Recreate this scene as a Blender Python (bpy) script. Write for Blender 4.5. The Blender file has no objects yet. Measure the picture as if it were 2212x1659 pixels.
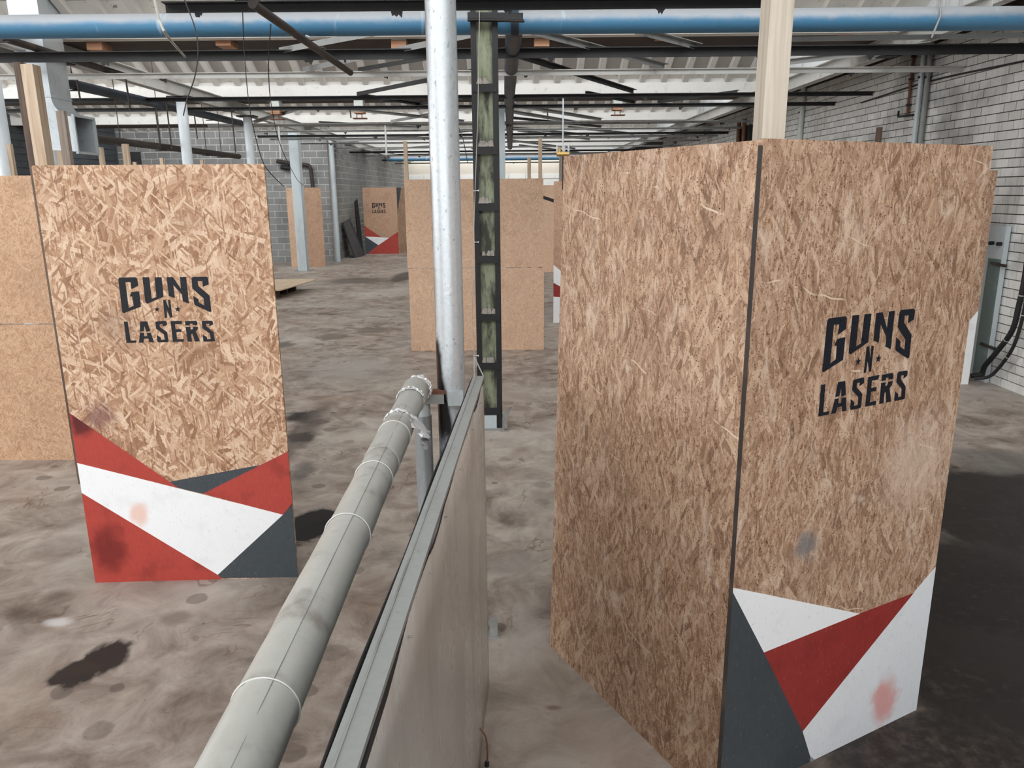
import bpy, bmesh, math, random
from mathutils import Vector, Matrix, noise as mnoise

# ------------------------------------------------------------------ camera
S = bpy.context.scene
COL = S.collection
W, H = 2212, 1659
FPX = 1661.0                     # focal length in pixels of the photograph
EYE = Vector((0.0, 0.0, 2.27))
PITCH = math.atan((H / 2 - 414.0) / FPX)
ROLL = math.radians(0.5)
FW = Vector((0, math.cos(PITCH), -math.sin(PITCH)))
UP0 = Vector((0, math.sin(PITCH), math.cos(PITCH)))
CR = math.cos(ROLL) * Vector((1, 0, 0)) - math.sin(ROLL) * UP0
CU = math.cos(ROLL) * UP0 + math.sin(ROLL) * Vector((1, 0, 0))
cd = bpy.data.cameras.new('camera')
cd.sensor_width = 36.0
cd.lens = 36.0 * FPX / W
cd.clip_start = 0.05
cd.clip_end = 200
cam = bpy.data.objects.new('camera', cd)
COL.objects.link(cam)
mw = Matrix((CR, CU, -FW)).transposed().to_4x4()
mw.translation = EYE
cam.matrix_world = mw
S.camera = cam

# ------------------------------------------------------------------ world, daylight, exposure
w = bpy.data.worlds.new('overcast_sky')
S.world = w
w.use_nodes = True
bg = w.node_tree.nodes['Background']
bg.inputs[0].default_value = (0.92, 0.96, 1.0, 1)
bg.inputs[1].default_value = 1.0
S.view_settings.view_transform = 'Standard'
S.view_settings.look = 'None'
S.view_settings.gamma = 1.0
S.view_settings.use_curve_mapping = False
S.view_settings.exposure = 0.0
S.cycles.use_light_tree = False
S.cycles.adaptive_threshold = 0.06
S.cycles.adaptive_min_samples = 12
S.cycles.max_bounces = 6
S.cycles.diffuse_bounces = 4
S.cycles.glossy_bounces = 2
S.cycles.transmission_bounces = 2
S.cycles.transparent_max_bounces = 4
S.cycles.caustics_reflective = False
S.cycles.caustics_refractive = False

PER = 5.65                       # pitch of the saw-tooth roof
VF, VR = 9.75, 10.95              # front and rear edge of valley 0
RX0, RX1 = -13.0, 4.85           # saw-tooth roof from left wall to gable
LIGHT_W = 495.0
for n in range(-3, 7):           # overcast daylight entering by each north-light strip
    ld = bpy.data.lights.new('north_light', 'AREA')
    ld.shape = 'RECTANGLE'
    ld.size = RX1 - RX0 - 0.4
    ld.size_y = 2.0
    ld.energy = LIGHT_W
    ld.color = (0.97, 0.985, 1.0)
    lo = bpy.data.objects.new('north_light', ld)
    COL.objects.link(lo)
    y = VR + PER * n
    lo.location = ((RX0 + RX1) / 2, y + 0.34, 5.36)
    d = Vector((0, 0.93, -0.37))
    lo.rotation_euler = d.to_track_quat('-Z', 'Y').to_euler()

ld = bpy.data.lights.new('side_window_light', 'AREA')     # daylight by the window band in the left wall
ld.shape = 'RECTANGLE'; ld.size = 20.5; ld.size_y = 2.3; ld.energy = 620.0; ld.color = (0.97, 0.985, 1.0)
lo = bpy.data.objects.new('side_window_light', ld); COL.objects.link(lo)
lo.location = (-12.85, 5.9, 2.6)
lo.rotation_euler = Vector((1, 0, 0)).to_track_quat('-Z', 'Y').to_euler()

ld = bpy.data.lights.new('rear_fill_light', 'AREA')     # fill light added behind the camera to brighten barriers and floor
ld.shape = 'RECTANGLE'; ld.size = 12.0; ld.size_y = 2.6; ld.energy = 330.0; ld.color = (0.97, 0.985, 1.0)
lo = bpy.data.objects.new('rear_fill_light', ld); COL.objects.link(lo)
lo.location = (-2.0, -6.85, 2.2)
lo.rotation_euler = Vector((0, 1, 0)).to_track_quat('-Z', 'Y').to_euler()

# ------------------------------------------------------------------ measuring from the photograph
def ray(px, py):
    v = FW * FPX + CR * (px - W / 2) - CU * (py - H / 2)
    return v / v.y
def at(px, py, Y):               # point at depth Y
    return EYE + ray(px, py) * Y
def atz(px, py, z=0.0):          # point at height z
    v = ray(px, py)
    return EYE + v * ((z - EYE.z) / v.z)
def atx(px, py, X):
    v = ray(px, py)
    return EYE + v * (X / v.x)
def project(p):
    d = Vector(p) - EYE
    k = d.dot(FW)
    return W / 2 + FPX * d.dot(CR) / k, H / 2 - FPX * d.dot(CU) / k

# ------------------------------------------------------------------ mesh helpers
class MB:
    def __init__(s): s.v = []; s.f = []
    def add(s, vs, fs):
        o = len(s.v); s.v += [tuple(x) for x in vs]; s.f += [tuple(i + o for i in f) for f in fs]; return s
    def box(s, lo, hi):
        x0, y0, z0 = lo; x1, y1, z1 = hi
        return s.add([(x0,y0,z0),(x1,y0,z0),(x1,y1,z0),(x0,y1,z0),(x0,y0,z1),(x1,y0,z1),(x1,y1,z1),(x0,y1,z1)],
                     [(0,3,2,1),(4,5,6,7),(0,1,5,4),(1,2,6,5),(2,3,7,6),(3,0,4,7)])
    def bar(s, a, b, w, h, up=Vector((0,0,1))):       # rectangular bar from a to b
        a = Vector(a); b = Vector(b); d = (b - a).normalized()
        if abs(d.dot(up)) > 0.98: up = Vector((0,1,0))
        sx = d.cross(up).normalized() * (w / 2); sy = sx.cross(d).normalized() * (h / 2)
        vs = [p + i * sx + j * sy for p in (a, b) for i, j in ((-1,-1),(1,-1),(1,1),(-1,1))]
        return s.add(vs, [(0,1,2,3),(7,6,5,4),(0,4,5,1),(1,5,6,2),(2,6,7,3),(3,7,4,0)])
    def angle(s, a, b, w, h, t=0.008, side=1):         # L profile: horizontal leg on top plus vertical leg
        a = Vector(a); b = Vector(b); d = (b - a).normalized(); up = Vector((0,0,1))
        sx = d.cross(up).normalized() * side
        s.bar(a + up * (h / 2), b + up * (h / 2), t, h)
        s.bar(a + sx * (w / 2) + up * (h - t / 2), b + sx * (w / 2) + up * (h - t / 2), w, t)
        return s
    def ibeam(s, a, b, w, h, t=0.012):
        a = Vector(a); b = Vector(b); up = Vector((0,0,1))
        s.bar(a + up * (h / 2), b + up * (h / 2), t, h)
        s.bar(a + up * (t / 2), b + up * (t / 2), w, t)
        s.bar(a + up * (h - t / 2), b + up * (h - t / 2), w, t)
        return s
    def tube(s, pts, r, n=12, caps=True):              # r: number or list
        pts = [Vector(p) for p in pts]
        rs = r if isinstance(r, (list, tuple)) else [r] * len(pts)
        o = len(s.v); nrm = None
        for i, p in enumerate(pts):
            d = (pts[min(i + 1, len(pts) - 1)] - pts[max(i - 1, 0)]).normalized()
            if nrm is None:
                q = Vector((0,0,1)) if abs(d.z) < 0.9 else Vector((1,0,0))
                nrm = (q - d * q.dot(d)).normalized()
            else:
                nrm = (nrm - d * nrm.dot(d)).normalized()
            bn = d.cross(nrm)
            for k in range(n):
                a = 2 * math.pi * k / n
                s.v.append(tuple(p + (nrm * math.cos(a) + bn * math.sin(a)) * rs[i]))
        for i in range(len(pts) - 1):
            for k in range(n):
                a = o + i * n + k; b = o + i * n + (k + 1) % n
                s.f.append((a, a + n, b + n, b))
        if caps:
            s.f.append(tuple(o + k for k in range(n)))
            e = o + (len(pts) - 1) * n
            s.f.append(tuple(e + n - 1 - k for k in range(n)))
        return s
    def prism(s, poly, y0, y1):                        # polygon in (x, z), extruded along y (front at y0)
        n = len(poly)
        vs = [(x, y0, z) for x, z in poly] + [(x, y1, z) for x, z in poly]
        ar = sum(poly[i][0] * poly[(i+1) % n][1] - poly[(i+1) % n][0] * poly[i][1] for i in range(n))
        r = range(n) if ar > 0 else range(n - 1, -1, -1)
        r = list(r)
        fs = [tuple(r), tuple(n + i for i in reversed(r))]
        for i in range(n):
            a, b = r[i], r[(i + 1) % n]
            fs.append((b, a, a + n, b + n))
        return s.add(vs, fs)
    def mesh(s, name, org=(0,0,0), smooth=False):
        ox, oy, oz = org
        me = bpy.data.meshes.new(name)
        me.from_pydata([(x - ox, y - oy, z - oz) for x, y, z in s.v], [], s.f)
        if smooth:
            me.polygons.foreach_set('use_smooth', [len(p.vertices) <= 4 for p in me.polygons])
            try: me.set_sharp_from_angle(angle=math.radians(40))
            except Exception: pass
        me.update()
        return me
    def base(s):
        xs = [v[0] for v in s.v]; ys = [v[1] for v in s.v]; zs = [v[2] for v in s.v]
        return Vector(((min(xs) + max(xs)) / 2, (min(ys) + max(ys)) / 2, min(zs)))
    def build(s, name, mat, parent=None, smooth=False, local=False):
        """world-space geometry; a child of an empty is moved into its frame (local: already in it)"""
        org = Vector((0,0,0)) if local else (wloc(parent) if parent is not None else s.base())
        me = s.mesh(name, org, smooth)
        me.materials.append(mat)
        o = bpy.data.objects.new(name, me); COL.objects.link(o)
        if parent is not None: o.parent = parent
        elif not local: o.location = org
        return o
def wloc(o):
    p = Vector((0,0,0))
    while o is not None:
        p = p + o.location; o = o.parent
    return p
def tag(o, label=None, cat=None, group=None, kind=None):
    if label: o['label'] = label
    if cat: o['category'] = cat
    if group: o['group'] = group
    if kind: o['kind'] = kind
    return o
def empty(name, loc, label, cat, group=None):
    o = bpy.data.objects.new(name, None); COL.objects.link(o)
    o.empty_display_size = 0.2
    o.location = loc
    return tag(o, label, cat, group)
def struct_root(name, loc=(0,0,0)):
    o = bpy.data.objects.new(name, None); COL.objects.link(o); o.location = loc
    o['kind'] = 'structure'
    return o
RND = random.Random(7)
def curve_pts(ctrl, n=8):        # Catmull-Rom through the control points
    c = [Vector(p) for p in ctrl]; c = [c[0] * 2 - c[1]] + c + [c[-1] * 2 - c[-2]]
    out = []
    for i in range(1, len(c) - 2):
        p0, p1, p2, p3 = c[i-1:i+3]
        for k in range(n):
            t = k / n
            out.append(0.5 * ((2*p1) + (p2-p0)*t + (2*p0-5*p1+4*p2-p3)*t*t + (3*p1-p0-3*p2+p3)*t**3))
    return out + [c[-2]]
# ------------------------------------------------------------------ materials
def srgb(r, g, b):
    f = lambda c: (c/255/12.92) if c/255 <= 0.04045 else ((c/255 + 0.055)/1.055)**2.4
    return (f(r), f(g), f(b), 1)
class NT:
    def __init__(s, name):
        s.m = bpy.data.materials.new(name); s.m.use_nodes = True
        s.t = s.m.node_tree; s.t.nodes.clear()
        s.out = s.t.nodes.new('ShaderNodeOutputMaterial')
        s.p = s.t.nodes.new('ShaderNodeBsdfPrincipled')
        s.t.links.new(s.p.outputs[0], s.out.inputs[0])
    def put(s, sock, v):
        if isinstance(v, bpy.types.NodeSocket): s.t.links.new(v, sock)
        elif v is not None:
            try: sock.default_value = v
            except Exception: sock.default_value = tuple(v)[:3]
    def n(s, typ, ins=None, **pr):
        x = s.t.nodes.new(typ)
        for k, v in pr.items(): setattr(x, k, v)
        for k, v in (ins or {}).items(): s.put(x.inputs[k], v)
        return x
    def mth(s, op, a, b=None, c=None, clamp=False):
        x = s.n('ShaderNodeMath', operation=op, use_clamp=clamp)
        s.put(x.inputs[0], a)
        if b is not None: s.put(x.inputs[1], b)
        if c is not None: s.put(x.inputs[2], c)
        return x.outputs[0]
    def vec(s, op, a, b=None, scale=None):
        x = s.n('ShaderNodeVectorMath', operation=op); s.put(x.inputs[0], a)
        if b is not None: s.put(x.inputs[1], b)
        if scale is not None: s.put(x.inputs['Scale'], scale)
        return x.outputs[1] if op in ('LENGTH', 'DISTANCE', 'DOT_PRODUCT') else x.outputs[0]
    def mix(s, fac, a, b, blend='MIX'):
        x = s.n('ShaderNodeMix', data_type='RGBA', blend_type=blend, clamp_factor=True)
        s.put(x.inputs[0], fac); s.put(x.inputs[6], a); s.put(x.inputs[7], b)
        return x.outputs[2]
    def ramp(s, fac, stops, interp='LINEAR'):
        x = s.n('ShaderNodeValToRGB'); e = x.color_ramp.elements; x.color_ramp.interpolation = interp
        while len(e) < len(stops): e.new(0.5)
        for i, (p, c) in enumerate(stops):
            e[i].position = p; e[i].color = c if len(c) == 4 else (*c, 1)
        s.put(x.inputs[0], fac); return x.outputs[0]
    def step(s, v, lo, hi):            # smooth step 0..1
        x = s.n('ShaderNodeMapRange', interpolation_type='SMOOTHSTEP')
        s.put(x.inputs[0], v); s.put(x.inputs[1], lo); s.put(x.inputs[2], hi); return x.outputs[0]
    def noise(s, v, scale, detail=3, rough=0.55, dist=0.0, dims='3D', col=False):
        x = s.n('ShaderNodeTexNoise', noise_dimensions=dims)
        s.put(x.inputs['Vector'], v); s.put(x.inputs['Scale'], scale); s.put(x.inputs['Detail'], detail)
        s.put(x.inputs['Roughness'], rough); s.put(x.inputs['Distortion'], dist)
        return x.outputs[1 if col else 0]
    def obj(s): return s.n('ShaderNodeTexCoord').outputs['Object']
    def pos(s): return s.n('ShaderNodeNewGeometry').outputs['Position']
    def sep(s, v):
        x = s.n('ShaderNodeSeparateXYZ'); s.put(x.inputs[0], v); return x.outputs
    def comb(s, x, y, z):
        c = s.n('ShaderNodeCombineXYZ'); s.put(c.inputs[0], x); s.put(c.inputs[1], y); s.put(c.inputs[2], z); return c.outputs[0]
    def fin(s, color, rough=0.6, metal=0.0, height=None, bump=0.3, dist=0.01, spec=0.5):
        s.put(s.p.inputs['Base Color'], color); s.put(s.p.inputs['Roughness'], rough)
        s.put(s.p.inputs['Metallic'], metal); s.put(s.p.inputs['Specular IOR Level'], spec)
        if height is not None:
            b = s.n('ShaderNodeBump', {'Strength': bump, 'Distance': dist, 'Height': height})
            s.t.links.new(b.outputs[0], s.p.inputs['Normal'])
        return s.m

def make_osb(name, dark, mid, light, size=1.0, contrast=1.0, scuff=0.0, speck=0.5, dirt=0.2, vert=False, share_k=1.0, op=0.92, smudges=()):
    """oriented strand board: layers of randomly turned wood strands"""
    t = NT(name)
    o = t.sep(t.obj())
    rnd = t.n('ShaderNodeObjectInfo').outputs['Random']
    P = t.comb(t.mth('ADD', o[0], t.mth('MULTIPLY', rnd, 37.0)), t.mth('ADD', o[2], t.mth('MULTIPLY', rnd, 11.0)), 0.0)
    Pw = t.vec('ADD', P, t.vec('SCALE', t.vec('SUBTRACT', t.noise(P, 5.5, 1, 0.5, dims='2D', col=True), (0.5, 0.5, 0.5)), scale=0.022))
    sp_ = t.sep(Pw)
    base = t.noise(t.vec('MULTIPLY', Pw, (1.0, 0.38 if vert else 0.7, 1.0)), 75 / size, 3, 0.75, 0.7)
    col = t.ramp(base, [(0.30, dark), (0.48, mid), (0.70, light)])
    hgt = base
    #        angle  length  width  share
    specs = [(0.35, .14, .034, .42), (1.85, .13, .030, .40), (2.85, .12, .025, .36), (1.2, .11, .021, .34),
             (0.75, .095, .015, .28), (2.35, .085, .011, .26), (1.62, .075, .008, .24)]
    if vert: specs = [(1.57 + (a - 1.57) * 0.55, L, Wd, sh) for a, L, Wd, sh in specs]
    for k, (ang, L, Wd, share) in enumerate(specs):
        ca, sa = math.cos(ang), math.sin(ang)
        px = t.mth('ADD', t.mth('MULTIPLY', sp_[0], ca), t.mth('MULTIPLY', sp_[1], sa))
        py = t.mth('SUBTRACT', t.mth('MULTIPLY', sp_[1], ca), t.mth('MULTIPLY', sp_[0], sa))
        q = t.comb(t.mth('DIVIDE', px, L * size), t.mth('DIVIDE', py, Wd * size), 3.7 * k)
        v = t.n('ShaderNodeTexVoronoi', {'Scale': 1.0, 'Vector': q}, voronoi_dimensions='2D', feature='F1', distance='CHEBYCHEV')
        cs = t.n('ShaderNodeSeparateColor', {0: v.outputs['Color']}).outputs
        g = t.noise(t.vec('MULTIPLY', q, (0.7, 4.5, 1.0)), 1.0, 1, 0.6)
        tone = t.mth('ADD', t.mth('MULTIPLY', t.mth('SUBTRACT', cs[2], 0.5), contrast),
                     t.mth('MULTIPLY', t.mth('SUBTRACT', g, 0.5), 0.55))
        tone = t.mth('ADD', tone, 0.52)
        sc_col = t.ramp(tone, [(0.0, dark), (0.45, mid), (0.95, light)])
        keep = t.mth('MULTIPLY', t.mth('LESS_THAN', cs[1], share * share_k), t.step(v.outputs['Distance'], 0.60, 0.50))
        col = t.mix(t.mth('MULTIPLY', keep, op), col, sc_col)
    # chips and dark specks
    sp = t.noise(P, 150, 1, 0.5)
    sp2 = t.noise(P, 9, 2, 0.5)
    spm = t.mth('MULTIPLY', t.step(t.mth('ADD', sp, t.mth('MULTIPLY', sp2, 0.10)), 0.735 - 0.04 * speck, 0.775 - 0.03 * speck), speck)
    col = t.mix(spm, col, srgb(70, 44, 30))
    # broad weathering
    big = t.noise(P, 2.3, 4, 0.6)
    col = t.mix(t.mth('MULTIPLY', t.step(big, 0.5, 0.72), dirt), col, srgb(112, 84, 64))
    if scuff > 0:
        st = t.vec('MULTIPLY', P, (9.0, 4.0, 1.0))
        s1 = t.step(t.noise(st, 1.0, 6, 0.72, 0.6), 0.53, 0.72)
        col = t.mix(t.mth('MULTIPLY', s1, scuff), col, srgb(228, 206, 186))
        # long pale scratches running across
        sx = t.sep(P)
        ln = t.mth('ADD', sx[1], t.mth('MULTIPLY', sx[0], 0.28))
        ln = t.mth('ADD', ln, t.mth('MULTIPLY', t.noise(P, 3.0, 2, 0.6), 0.16))
        fr = t.mth('ABSOLUTE', t.mth('SUBTRACT', t.mth('FRACT', t.mth('MULTIPLY', ln, 4.3)), 0.5))
        scr = t.mth('MULTIPLY', t.mth('SUBTRACT', 1.0, t.step(fr, 0.004, 0.016)), t.step(t.noise(P, 4.2, 3, 0.6), 0.54, 0.64))
        col = t.mix(t.mth('MULTIPLY', scr, 0.75), col, srgb(236, 216, 192))
    for (sx_, sz_, sr, sc, sf) in smudges:
        pp = t.comb(o[0], 0.0, o[2])
        pp = t.vec('ADD', pp, t.vec('SCALE', t.vec('SUBTRACT', t.noise(pp, 14, 3, 0.65, col=True), (0.5, 0.5, 0.5)), scale=sr * 1.3))
        dd = t.vec('DISTANCE', t.vec('MULTIPLY', pp, (1, 0, 1)), (sx_, 0, sz_))
        col = t.mix(t.mth('MULTIPLY', t.mth('SUBTRACT', 1.0, t.step(dd, sr * 0.15, sr)), sf), col, srgb(*sc))
    return t.fin(col, 0.62, 0, hgt, 0.35, 0.004, 0.35)

M = {}
M['osb_bright'] = make_osb('osb_bright', srgb(134, 93, 67), srgb(190, 150, 119), srgb(230, 203, 176), 1.0, 1.0, 0.0, 0.6, 0.22, share_k=0.8, op=0.85)
M['osb_worn'] = make_osb('osb_worn', srgb(100, 69, 50), srgb(172, 137, 111), srgb(212, 184, 158), 0.85, 0.9, 0.7, 1.0, 0.25, vert=True, share_k=0.42, op=0.7)
M['osb_pale'] = make_osb('osb_pale', srgb(176, 134, 104), srgb(214, 178, 149), srgb(234, 206, 180), 0.8, 0.6, 0.0, 0.5, 0.15, share_k=0.6, op=0.6)
M['osb_tan'] = make_osb('osb_tan', srgb(156, 114, 84), srgb(200, 160, 128), srgb(226, 194, 164), 0.6, 0.7, 0.0, 0.5, 0.2, share_k=0.7, op=0.7)
M['osb_dull'] = make_osb('osb_dull', srgb(146, 110, 86), srgb(186, 150, 124), srgb(208, 176, 150), 0.6, 0.6, 0.0, 0.4, 0.25)

def paint(name, c, rough=0.55, chips=0.3, dirt=0.25, chipcol=(205, 190, 175), stain=None):
    """brush paint over the board: strand relief shows through, with small chips and dirt"""
    t = NT(name); o = t.obj()
    st = t.noise(t.vec('MULTIPLY', o, (1.0, 1.0, 0.35)), 60, 3, 0.6)
    ch = t.step(t.noise(t.vec('MULTIPLY', o, (1.0, 1.0, 0.45)), 95, 3, 0.65), 0.635, 0.69)
    lump = t.noise(o, 5, 3, 0.6)
    col = t.mix(t.mth('MULTIPLY', t.step(st, 0.35, 0.7), 0.16), srgb(*c), srgb(*[min(255, int(x * 1.25) + 8) for x in c]))
    col = t.mix(t.mth('MULTIPLY', t.step(lump, 0.52, 0.72), dirt), col, srgb(*[int(x * 0.55) for x in c]))
    col = t.mix(t.mth('MULTIPLY', ch, chips), col, srgb(*chipcol))
    if stain:
        (sx, sz, sr, sc, sf) = stain
        pp = t.vec('MULTIPLY', o, (1.0, 0.0, 1.0))
        pp = t.vec('ADD', pp, t.vec('SCALE', t.vec('SUBTRACT', t.noise(pp, 9, 3, 0.6, col=True), (0.5, 0.5, 0.5)), scale=sr * 0.9))
        dd = t.vec('DISTANCE', t.vec('MULTIPLY', pp, (1.35, 0, 1)), (sx * 1.35, 0, sz))
        col = t.mix(t.mth('MULTIPLY', t.mth('SUBTRACT', 1.0, t.step(dd, sr * 0.35, sr)), sf), col, srgb(*sc))
    return t.fin(col, rough, 0, st, 0.25, 0.003, 0.4)
M['paint_red'] = paint('paint_red', (172, 66, 56), 0.55, 0.25, 0.35, (196, 120, 108))
M['paint_red_dark'] = paint('paint_red_dark', (146, 50, 46), 0.55, 0.45, 0.25, (190, 130, 122))
M['paint_white'] = paint('paint_white', (244, 246, 248), 0.5, 0.28, 0.10, (120, 124, 128))
M['paint_grey'] = paint('paint_grey', (64, 71, 76), 0.5, 0.30, 0.15, (150, 152, 152))
def letter_mat():
    t = NT('stencil_black'); o = t.obj()
    wear = t.step(t.noise(t.vec('MULTIPLY', o, (1, 1, 0.6)), 110, 3, 0.7), 0.60, 0.72)
    tr = t.n('ShaderNodeBsdfTransparent')
    mx = t.n('ShaderNodeMixShader')
    t.put(mx.inputs[0], t.mth('MULTIPLY', wear, 0.55))
    t.fin(srgb(28, 31, 38), 0.55, 0, None, spec=0.3)
    t.t.links.new(t.p.outputs[0], mx.inputs[1]); t.t.links.new(tr.outputs[0], mx.inputs[2])
    t.t.links.new(mx.outputs[0], t.out.inputs[0])
    return t.m
M['letter'] = letter_mat()

def wood(name, c0, c1, axis=2, knots=True):
    t = NT(name); o = t.obj()
    rnd = t.n('ShaderNodeObjectInfo').outputs['Random']
    o = t.vec('ADD', o, t.vec('SCALE', (3.0, 5.0, 7.0), scale=rnd))
    s = [30, 30, 30]; s[axis] = 1.2
    g = t.noise(t.vec('MULTIPLY', o, tuple(s)), 1.0, 4, 0.6, 0.8)
    s2 = [4, 4, 4]; s2[axis] = 0.9
    b = t.noise(t.vec('MULTIPLY', o, tuple(s2)), 1.0, 3, 0.6)
    col = t.ramp(g, [(0.3, srgb(*c0)), (0.62, srgb(*c1))])
    col = t.mix(t.mth('MULTIPLY', t.step(b, 0.48, 0.75), 0.35), col, srgb(*[int(x * 0.72) for x in c0]))
    return t.fin(col, 0.7, 0, g, 0.2, 0.003)
M['wood_pale'] = wood('wood_pale', (172, 146, 120), (214, 194, 170))
M['wood_cream'] = wood('wood_cream', (176, 163, 146), (206, 196, 181))
M['wood_dark'] = wood('wood_dark', (70, 54, 44), (112, 94, 82))
M['wood_grey'] = wood('wood_grey', (104, 92, 82), (150, 136, 124))
M['wood_orange'] = wood('wood_orange', (150, 104, 76), (196, 150, 118), axis=0)

def metal(name, c, rough=0.45, metallic=0.0, grime=0.3, gcol=(60, 50, 44), gscale=3.0, bump=0.1, bscale=60, streak=False, thr=0.5):
    t = NT(name); o = t.obj()
    rnd = t.n('ShaderNodeObjectInfo').outputs['Random']
    q = t.vec('ADD', o, t.vec('SCALE', (13.0, 7.0, 5.0), scale=rnd))
    sv = t.vec('MULTIPLY', q, (1, 1, 0.25)) if streak else q
    g = t.noise(sv, gscale, 5, 0.65)
    f = t.noise(q, bscale, 3, 0.6)
    col = t.mix(t.mth('MULTIPLY', t.step(f, 0.35, 0.7), 0.12), srgb(*c), srgb(*[min(255, int(x * 1.2)) for x in c]))
    col = t.mix(t.mth('MULTIPLY', t.step(g, thr, thr + 0.22), grime), col, srgb(*gcol))
    rg = t.mth('ADD', rough, t.mth('MULTIPLY', t.mth('SUBTRACT', g, 0.5), 0.25))
    return t.fin(col, rg, metallic, f, bump, 0.003)
M['steel_black'] = metal('steel_black', (22, 22, 24), 0.65, 0.0, 0.35, (52, 45, 40), 6.0)
M['steel_charcoal'] = metal('steel_charcoal', (50, 50, 50), 0.55, 0.0, 0.5, (34, 30, 28), 3.0)
M['steel_grey'] = metal('steel_grey', (142, 144, 142), 0.5, 0.0, 0.6, (74, 66, 60), 4.0)
M['steel_pale'] = metal('steel_pale', (188, 188, 184), 0.5, 0.0, 0.5, (112, 104, 96), 3.0)
M['steel_brown'] = metal('steel_brown', (46, 38, 34), 0.6, 0.0, 0.5, (98, 80, 68), 5.0)
M['galv'] = metal('galv', (200, 207, 211), 0.36, 0.35, 0.35, (122, 130, 134), 7.0, 0.08, 40)
M['galv_col'] = metal('galv_col', (190, 200, 204), 0.45, 0.1, 0.35, (120, 122, 122), 2.0, streak=True)
M['foil'] = metal('foil', (246, 247, 249), 0.25, 0.5, 0.1, (150, 150, 150), 8.0, 0.3, 30)
def blue_pipe_mat():
    """blue paint with dust lying on the upper side and pale runs"""
    t = NT('blue_pipe'); o = t.obj()
    nz = t.sep(t.n('ShaderNodeNewGeometry').outputs['Normal'])[2]
    g = t.noise(t.vec('MULTIPLY', o, (0.6, 1, 1)), 7, 4, 0.65); f = t.noise(o, 40, 2, 0.6)
    col = t.mix(t.mth('MULTIPLY', f, 0.3), srgb(64, 116, 150), srgb(92, 140, 170))
    dust = t.step(t.mth('ADD', nz, t.mth('MULTIPLY', t.mth('SUBTRACT', g, 0.5), 0.9)), -0.25, 0.5)
    col = t.mix(t.mth('MULTIPLY', dust, 0.92), col, srgb(150, 152, 154))
    run = t.step(t.noise(t.vec('MULTIPLY', o, (1, .2, .2)), 3.0, 4, 0.7), 0.62, 0.7)
    col = t.mix(t.mth('MULTIPLY', run, 0.5), col, srgb(178, 200, 212))
    return t.fin(col, 0.45, 0, f, 0.05, 0.003)
M['blue_pipe'] = blue_pipe_mat()
M['blue_dark'] = metal('blue_dark', (34, 46, 60), 0.5, 0.0, 0.6, (28, 27, 27), 2.0)
M['silver_pipe'] = metal('silver_pipe', (214, 222, 227), 0.4, 0.1, 0.25, (130, 130, 130), 2.0, streak=True)
M['green_paint'] = metal('green_paint', (146, 152, 126), 0.65, 0.0, 0.95, (44, 42, 37), 10.0, 0.2, 30, True, thr=0.41)
M['plate_green'] = metal('plate_green', (120, 134, 130), 0.5, 0.0, 0.85, (196, 202, 202), 2.2, streak=True, thr=0.5)
M['jacket'] = metal('jacket', (178, 179, 174), 0.40, 0.0, 0.65, (110, 100, 92), 6.0, 0.6, 18, thr=0.50)
M['band_white'] = metal('band_white', (214, 214, 210), 0.4, 0.0, 0.2, (150, 150, 146))
M['cap_rail'] = metal('cap_rail', (150, 153, 151), 0.5, 0.1, 0.35, (112, 110, 106), 5.0)
M['sheet'] = metal('sheet', (198, 197, 193), 0.28, 0.3, 0.6, (168, 160, 150), 3.0, 0.05, 30, True, thr=0.44)
M['rubber'] = metal('rubber', (16, 16, 20), 0.6, 0.0, 0.2, (40, 40, 40))
M['rust'] = metal('rust', (116, 78, 60), 0.8, 0.0, 0.6, (60, 46, 40), 12.0, 0.4, 60)
M['white_box'] = metal('white_box', (206, 210, 206), 0.5, 0.0, 0.35, (150, 150, 140))
M['cable'] = metal('cable', (38, 36, 36), 0.6, 0.0, 0.3, (90, 80, 74))
M['cable_pale'] = metal('cable_pale', (170, 168, 162), 0.6, 0.0, 0.3, (110, 104, 98))
M['dirt_clump'] = metal('dirt_clump', (140, 134, 126), 0.9, 0.0, 0.6, (66, 60, 54), 20.0, 0.6, 90)
M['dark_sheet'] = metal('dark_sheet', (66, 72, 76), 0.5, 0.1, 0.5, (44, 46, 48), 4.0)
M['galv_dull'] = metal('galv_dull', (158, 165, 168), 0.35, 0.5, 0.5, (196, 202, 204), 9.0, 0.08, 40, True)
M['plate_dark_green'] = metal('plate_dark_green', (98, 114, 112), 0.5, 0.0, 0.6, (136, 150, 148), 5.0)
M['boarding'] = metal('boarding', (72, 78, 82), 0.6, 0.0, 0.6, (44, 48, 52), 3.0)
M['brass'] = metal('brass', (196, 160, 96), 0.35, 0.5, 0.3, (120, 90, 50))
M['copper'] = metal('copper', (116, 78, 58), 0.5, 0.3, 0.3, (70, 50, 40))

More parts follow.
